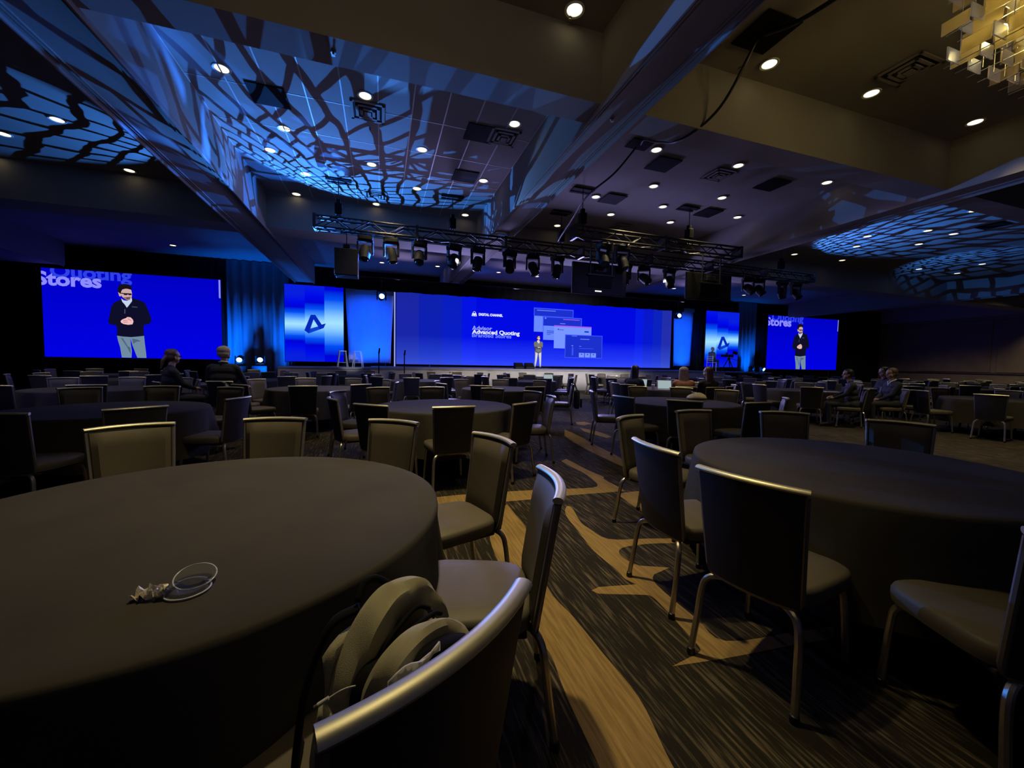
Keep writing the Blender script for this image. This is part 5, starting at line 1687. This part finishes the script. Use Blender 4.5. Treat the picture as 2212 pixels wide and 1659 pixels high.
# ------------------------------------------------------------------ small things on the tables
def bottle(x, y, label):
    t = thing('water_bottle', label, 'bottle', (x, y, 0.757))
    bm = BM(); lathe(bm, [(0.028, 0), (0.033, 0.004), (0.033, 0.06), (0.030, 0.075), (0.033, 0.09), (0.033, 0.135), (0.026, 0.165), (0.013, 0.19), (0.013, 0.2)], 20)
    obj('body', bm, M['plastic'], t, smooth='auto')
    bm = BM(); lathe(bm, [(0.0338, 0.07), (0.0338, 0.12)], 20, close=False)
    obj('label_band', bm, M['white'], t)
    bm = BM(); lathe(bm, [(0.0145, 0.198), (0.0145, 0.214), (0.012, 0.216)], 16)
    obj('cap', bm, M['white'], t)


bottle(10.95, 7.5, 'clear water bottle on the table beside the dark suited people')
bottle(-2.35, 12.5, 'clear water bottle beside the grey-haired person, before the blue drape')
bottle(2.55, 15.55, 'small bottle on a far table before the stage skirt')


def laptop(x, y, deg, label, open_=1.85):
    t = thing('laptop', label, 'laptop', (x, y, 0.757), math.radians(deg - 90))
    bm = BM(); box(bm, (0, 0, 0.008), (0.33, 0.23, 0.016), bev=0.004); obj('keyboard_base', bm, M['laptop'], t)
    R = Matrix.Rotation(-(open_ - PI / 2), 3, 'X')
    bm = BM(); box(bm, R @ Vector((0, 0, 0.115)) + Vector((0, 0.115, 0.012)), (0.33, 0.008, 0.225), rot=R, bev=0.003); obj('lid', bm, M['laptop'], t)
    bm = BM(); box(bm, R @ Vector((0, -0.0055, 0.118)) + Vector((0, 0.115, 0.012)), (0.31, 0.002, 0.2), rot=R); obj('display', bm, M['lcd'], t)


laptop(6.3, 8.72, 30, 'open laptop with a bright page, left of the dark-haired head', 1.75)
laptop(6.55, 8.0, 62, 'open laptop with a pale screen between the dark and blonde heads')
laptop(5.2, 11.9, 88, 'open laptop with a pale screen on a table left of the aisle, far off')
t = thing('coffee_cup', 'tan paper cup with a white lid between the laptops', 'cup', (6.33, 8.18, 0.757))
bm = BM(); lathe(bm, [(0.03, 0), (0.042, 0.115)], 20); obj('cup_body', bm, M['cup'], t, smooth='auto')
bm = BM(); lathe(bm, [(0.044, 0.112), (0.044, 0.12), (0.036, 0.13)], 20); obj('lid', bm, M['white'], t, smooth='auto')
for x, y, r, lb in ((10.35, 7.3, 0.4, 'white paper pad on the bottle table, left one'), (10.75, 6.98, 0.9, 'white paper pad on the bottle table, by the hands'), (7.3, 8.1, 0.2, 'white sheet on the table of the blonde person')):
    t = thing('paper_pad', lb, 'paper', (x, y, 0.757), r)
    bm = BM(); box(bm, (0, 0, 0.006), (0.2, 0.28, 0.012), bev=0.002); obj('sheets', bm, M['paper'], t)
    bm = BM(); box(bm, (0, 0.13, 0.0135), (0.2, 0.02, 0.004)); obj('binding', bm, M['white'], t)

# a cream bag lying at the far rim of the table right of the aisle
t = thing('cream_bag', 'slumped cream cloth bag on the far rim of the table right of the aisle', 'bag', (5.45, 5.80, 0.757), 0.4)
bm = BM()
g = []
for i in range(9):
    a = i / 8
    row = []
    for j in range(17):
        b = 2 * PI * j / 16
        r = 0.19 * math.sin(PI * (0.12 + 0.8 * (1 - a)) * 0.62 + 0.1) * (1 + 0.08 * math.sin(3 * b + 4 * a))
        row.append((r * math.cos(b) * 1.25, r * math.sin(b) * 0.8, 0.012 + 0.10 * a ** 1.3))
    g.append(row)
for A, B in zip(g, g[1:]):
    va = [bm.verts.new(p) for p in A[:-1]]; vb = [bm.verts.new(p) for p in B[:-1]]
    for k in range(16): bm.faces.new((va[k], va[(k + 1) % 16], vb[(k + 1) % 16], vb[k]))
bmesh.ops.remove_doubles(bm, verts=bm.verts, dist=1e-5)
for e_ in (0, 1): pass
bmesh.ops.holes_fill(bm, edges=bm.edges, sides=40)
obj('bag_body', bm, M['cream'], t, smooth=True)
bm = BM(); tube(bm, smooth_path([(-0.08, 0, 0.1), (-0.12, 0.05, 0.13), (0.0, 0.09, 0.12), (0.1, 0.04, 0.1)], 5), 0.008, 6); obj('handle', bm, M['cream'], t, smooth=True)

# clear lid and crumpled wrapper on the near left table
TZ = 0.7575
t = thing('plastic_lid', 'clear round plastic dessert lid lying on the near left tablecloth', 'lid', (-0.475, 1.205, TZ), 0.25)
bm = BM(); lathe(bm, [(0.047, 0.0005), (0.049, 0.0025), (0.042, 0.0035), (0.040, 0.008), (0.037, 0.010), (0.034, 0.0095), (0.0, 0.0085)], 40, close=False)
me_lid = obj('lower_dome', bm, M['plastic'], t, smooth='auto')
bm = BM(); tube(bm, [(0.0485 * math.cos(a), 0.0485 * math.sin(a), 0.003) for a in [2 * PI * k / 40 for k in range(41)]], 0.0022, 6)
obj('rim', bm, M['rim_highlight'], t, smooth=True)
bm = BM(); lathe(bm, [(0.045, 0.0), (0.047, 0.002), (0.040, 0.004), (0.038, 0.012), (0.0, 0.013)], 40, close=False)
bmesh.ops.rotate(bm, verts=bm.verts, cent=(0, 0, 0), matrix=Matrix.Rotation(0.3, 3, 'X'))
bmesh.ops.translate(bm, verts=bm.verts, vec=(0.012, 0.035, 0.0155))
obj('upper_dome', bm, M['plastic'], t, smooth='auto')
bm = BM(); tube(bm, [(0.012 + 0.046 * math.cos(a), 0.035 + 0.046 * math.sin(a) * 0.955, 0.0185 + 0.046 * math.sin(a) * 0.295) for a in [2 * PI * k / 40 for k in range(41)]], 0.002, 6)
obj('rim', bm, M['rim_highlight'], t, smooth=True)
t = thing('crumpled_wrapper', 'small crumpled cream wrapper against the clear plastic lid', 'wrapper', (-0.553, 1.205, TZ), -0.2)
rnd = random.Random(11)
for k, (m_, sc, off) in enumerate((('foil', 1.0, (0, 0, 0)), ('plastic', 0.9, (0.022, -0.004, 0.002)))):
    bm = BM(); N_ = 9
    pts = [[None] * N_ for _ in range(N_)]
    for i in range(N_):
        for j in range(N_):
            u, v = (i / (N_ - 1) - 0.5), (j / (N_ - 1) - 0.5)
            pts[i][j] = ((u * 0.062 + rnd.uniform(-0.005, 0.005)) * sc + off[0], (v * 0.052 + rnd.uniform(-0.005, 0.005)) * sc + off[1], off[2] + max(0.001, 0.012 + rnd.uniform(-0.011, 0.016) - 0.02 * (abs(u) + abs(v)) * 0.5))
    sheet(bm, pts, 0.0006)
    obj('wrapper_sheet', bm, M[m_], t)

# a chair by the aisle with a dark bag slung on its back
put_chair(3.82, 8.2, 155, 'chair with a navy bag slung on its back, beyond the centre table', GP, True)
t = thing('shoulder_bag', 'navy shoulder bag slung on a chair back beside the aisle', 'bag', (4.13, 8.055, 0.0), math.radians(65))
bm = BM(); box(bm, (0, -0.07, 0.56), (0.34, 0.13, 0.42), bev=0.05)
for v in bm.verts: v.co.x *= 1 + 0.25 * (0.6 - v.co.z); v.co.y += 0.02 * math.sin(v.co.z * 20)
obj('bag_body', bm, M['navy'], t, smooth=True)
bm = BM(); box(bm, (0, -0.15, 0.48), (0.24, 0.04, 0.2), bev=0.015); obj('front_pocket', bm, M['navy'], t, smooth='auto')
bm = BM(); tube(bm, smooth_path([(-0.12, -0.06, 0.74), (-0.13, 0.0, 0.9), (-0.12, 0.05, 0.915), (-0.11, 0.07, 0.8)], 5), 0.012, 6); obj('strap', bm, M['mesh'], t, smooth=True)

# ------------------------------------------------------------------ backpack standing on the nearest chair
BX, BY, BR = 0.12 + 0.318 * math.cos(math.radians(125)), 0.62 + 0.318 * math.sin(math.radians(125)), math.radians(35)
bp = thing('backpack', 'olive grey canvas backpack slumped open on the nearest chair seat', 'backpack', (BX, BY, 0.485), BR)
# dark lining bulging between the two canvas panels
sack = caps_mesh([((-0.02, -0.105, 0.06), (-0.01, -0.11, 0.24), 0.058, 0.05, 0), ((0.04, -0.105, 0.06), (0.05, -0.105, 0.25), 0.06, 0.052, 0), ((0.10, -0.10, 0.06), (0.12, -0.10, 0.25), 0.06, 0.045, 0),
                  ((0.14, -0.10, 0.06), (0.155, -0.10, 0.22), 0.05, 0.04, 0), ((-0.02, -0.105, 0.03), (0.15, -0.1, 0.03), 0.03, 0.03, 0)], 0.008, 'lining_sack')
o = obj('lining_sack', sack, M['mesh'], bp)
o['label'] = 'black lining showing in the open mouth'


def rim_panel(name, pts, back, seed, label):
    """one canvas wall of the bag folded over along its mouth: outer face, flat lit top strip, sharp crease, inner face"""
    P = smooth_path(pts, 7)
    n = len(P)
    prof = [(0.055, 0.030), (0.020, 0.031), (0.004, 0.026), (-0.003, 0.012), (-0.001, -0.008), (0.006, -0.022), (0.012, -0.029), (0.030, -0.031), (0.055, -0.028)]
    g = []
    for i, p in enumerate(P):
        t = i / (n - 1)
        d = (P[min(i + 1, n - 1)] - P[max(i - 1, 0)]).normalized()
        a = d.cross(Vector((0, 1, 0))).normalized()
        c = Vector((0.06, p.y, 0.15)) - p
        if a.dot(c) < 0: a = -a
        w = 0.62 + 0.55 * min(1, t * 1.6)
        if t < 0.12: w *= 0.55 + 0.45 * t / 0.12
        row = []
        for k, (u, v) in enumerate(prof):
            cr = 0.0042 * math.sin(13 * t + 1.7 * k + seed) + 0.003 * math.sin(29 * t - 0.9 * k + 2 * seed)
            y = v * w * (-1 if back else 1)
            row.append(tuple(p + a * (u * w + cr) + Vector((0, y + 0.5 * cr, 0.3 * cr))))
        g.append(row)
    bm = BM(); sheet(bm, g, 0.004)
    o = obj(name, bm, M['canvas'], bp, smooth='auto')
    o['label'] = label
    return o


rim_panel('front_panel', [(0.215, -0.06, 0.25), (0.196, -0.045, 0.305), (0.155, -0.03, 0.352), (0.085, -0.03, 0.368), (0.02, -0.045, 0.352), (-0.026, -0.052, 0.305), (-0.058, -0.052, 0.24), (-0.075, -0.047, 0.16), (-0.084, -0.035, 0.07), (-0.085, -0.03, 0.01)], False, 1.0, 'canvas front wall folded over at the mouth')
rim_panel('back_panel', [(0.18, -0.18, 0.23), (0.165, -0.178, 0.285), (0.125, -0.166, 0.328), (0.057, -0.166, 0.35), (-0.008, -0.168, 0.342), (-0.044, -0.155, 0.298), (-0.062, -0.136, 0.225), (-0.068, -0.116, 0.135), (-0.068, -0.1, 0.04), (-0.067, -0.1, 0.01)], True, 2.4, 'canvas back wall folded over next to the chair back')
# the canvas outer walls of the bag
bm = BM()
slab(bm, [[(-0.07 + 0.26 * i / 12, -0.012 + 0.012 * math.sin(i * 0.9 + j * 0.6), 0.005 + (0.335 - 0.09 * abs(i / 12 - 0.55)) * j / 10) for i in range(13)] for j in range(11)],
     [[(-0.07 + 0.26 * i / 12, -0.028, 0.005 + (0.335 - 0.09 * abs(i / 12 - 0.55)) * j / 10) for i in range(13)] for j in range(11)])
obj('outer_wall', bm, M['canvas'], bp, smooth=True)
bm = BM()
slab(bm, [[(-0.088 - 0.012 * math.sin(j * 0.5), -0.02 - 0.11 * i / 8, 0.005 + 0.20 * j / 8) for i in range(9)] for j in range(9)], [[(-0.07, -0.02 - 0.11 * i / 8, 0.005 + 0.20 * j / 8) for i in range(9)] for j in range(9)])
obj('side_wall', bm, M['canvas'], bp, smooth=True)
for nm, path, r in (('zip_piping', [(0.15, -0.078, 0.305), (0.12, -0.072, 0.32), (0.07, -0.085, 0.318), (0.01, -0.095, 0.29), (-0.025, -0.10, 0.24), (-0.045, -0.095, 0.17), (-0.06, -0.08, 0.08)], 0.005),
                    ('zip_piping', [(0.135, -0.132, 0.322), (0.11, -0.135, 0.335), (0.05, -0.14, 0.335), (-0.01, -0.142, 0.31), (-0.04, -0.132, 0.25), (-0.055, -0.115, 0.17)], 0.005),
                    ('shoulder_strap', [(0.02, 0.0, 0.34), (-0.03, 0.03, 0.31), (-0.075, 0.04, 0.2), (-0.09, 0.05, 0.08), (-0.085, 0.07, 0.01), (-0.05, 0.12, 0.012)], 0.011),
                    ('shoulder_strap', [(0.13, -0.205, 0.30), (0.08, -0.215, 0.325), (0.02, -0.215, 0.33), (-0.03, -0.205, 0.28), (-0.05, -0.19, 0.16), (-0.05, -0.18, 0.03)], 0.014),
                    ('grab_handle', [(0.02, 0.005, 0.352), (0.045, 0.02, 0.375), (0.075, 0.02, 0.375), (0.10, 0.0, 0.355)], 0.008)):
    bm = BM(); tube(bm, smooth_path(path, 6), r, 8, squash=(1.5, 0.7) if 'strap' in nm else None)
    obj(nm, bm, M['mesh'], bp, smooth=True)
# folded white papers standing between bag and chair back
pp = thing('folded_paper', 'cream folded paper tucked between the backpack and the top rail', 'paper', (BX, BY, 0.485), BR)
bm = BM()
slab(bm, [[(-0.075 + 0.115 * i / 8, -0.232 - 0.006 * math.sin(i * 0.7), 0.2 + (0.155 + 0.012 * math.sin(i * 0.8)) * j / 3) for i in range(9)] for j in range(4)],
     [[(-0.075 + 0.115 * i / 8, -0.236 - 0.006 * math.sin(i * 0.7), 0.2 + (0.155 + 0.012 * math.sin(i * 0.8)) * j / 3) for i in range(9)] for j in range(4)])
obj('sheet', bm, M['paper'], pp, smooth=True)
bm = BM()
slab(bm, [[(-0.06 + 0.08 * i / 5, -0.226, 0.2 + (0.14 + 0.006 * i / 5) * j / 3) for i in range(6)] for j in range(4)], [[(-0.06 + 0.08 * i / 5, -0.229, 0.2 + (0.14 + 0.006 * i / 5) * j / 3) for i in range(6)] for j in range(4)])
obj('sheet', bm, M['paper'], pp, smooth=True)
# white charging cable poking out of the bag
cb = thing('charging_cable', 'thin white cable with a white plug hanging out of the backpack', 'cable', (BX, BY, 0.485), BR)
bm = BM(); tube(bm, smooth_path([(-0.03, -0.10, 0.25), (-0.052, -0.098, 0.262), (-0.069, -0.084, 0.258), (-0.088, -0.070, 0.247)], 6), 0.0017, 8)
obj('cord', bm, M['white'], cb, smooth=True)
d = Vector((-0.018, 0.012, -0.010)).normalized()
p0 = Vector((-0.087, -0.071, 0.248))
bm = BM(); tube(bm, [p0, p0 + d * 0.02], 0.0042, 10); obj('plug_body', bm, M['white'], cb, smooth='auto')
bm = BM(); tube(bm, [p0 + d * 0.02, p0 + d * 0.027], 0.0034, 10); obj('plug_tip', bm, M['frame'], cb, smooth='auto')
print('DONE', len(bpy.data.objects))
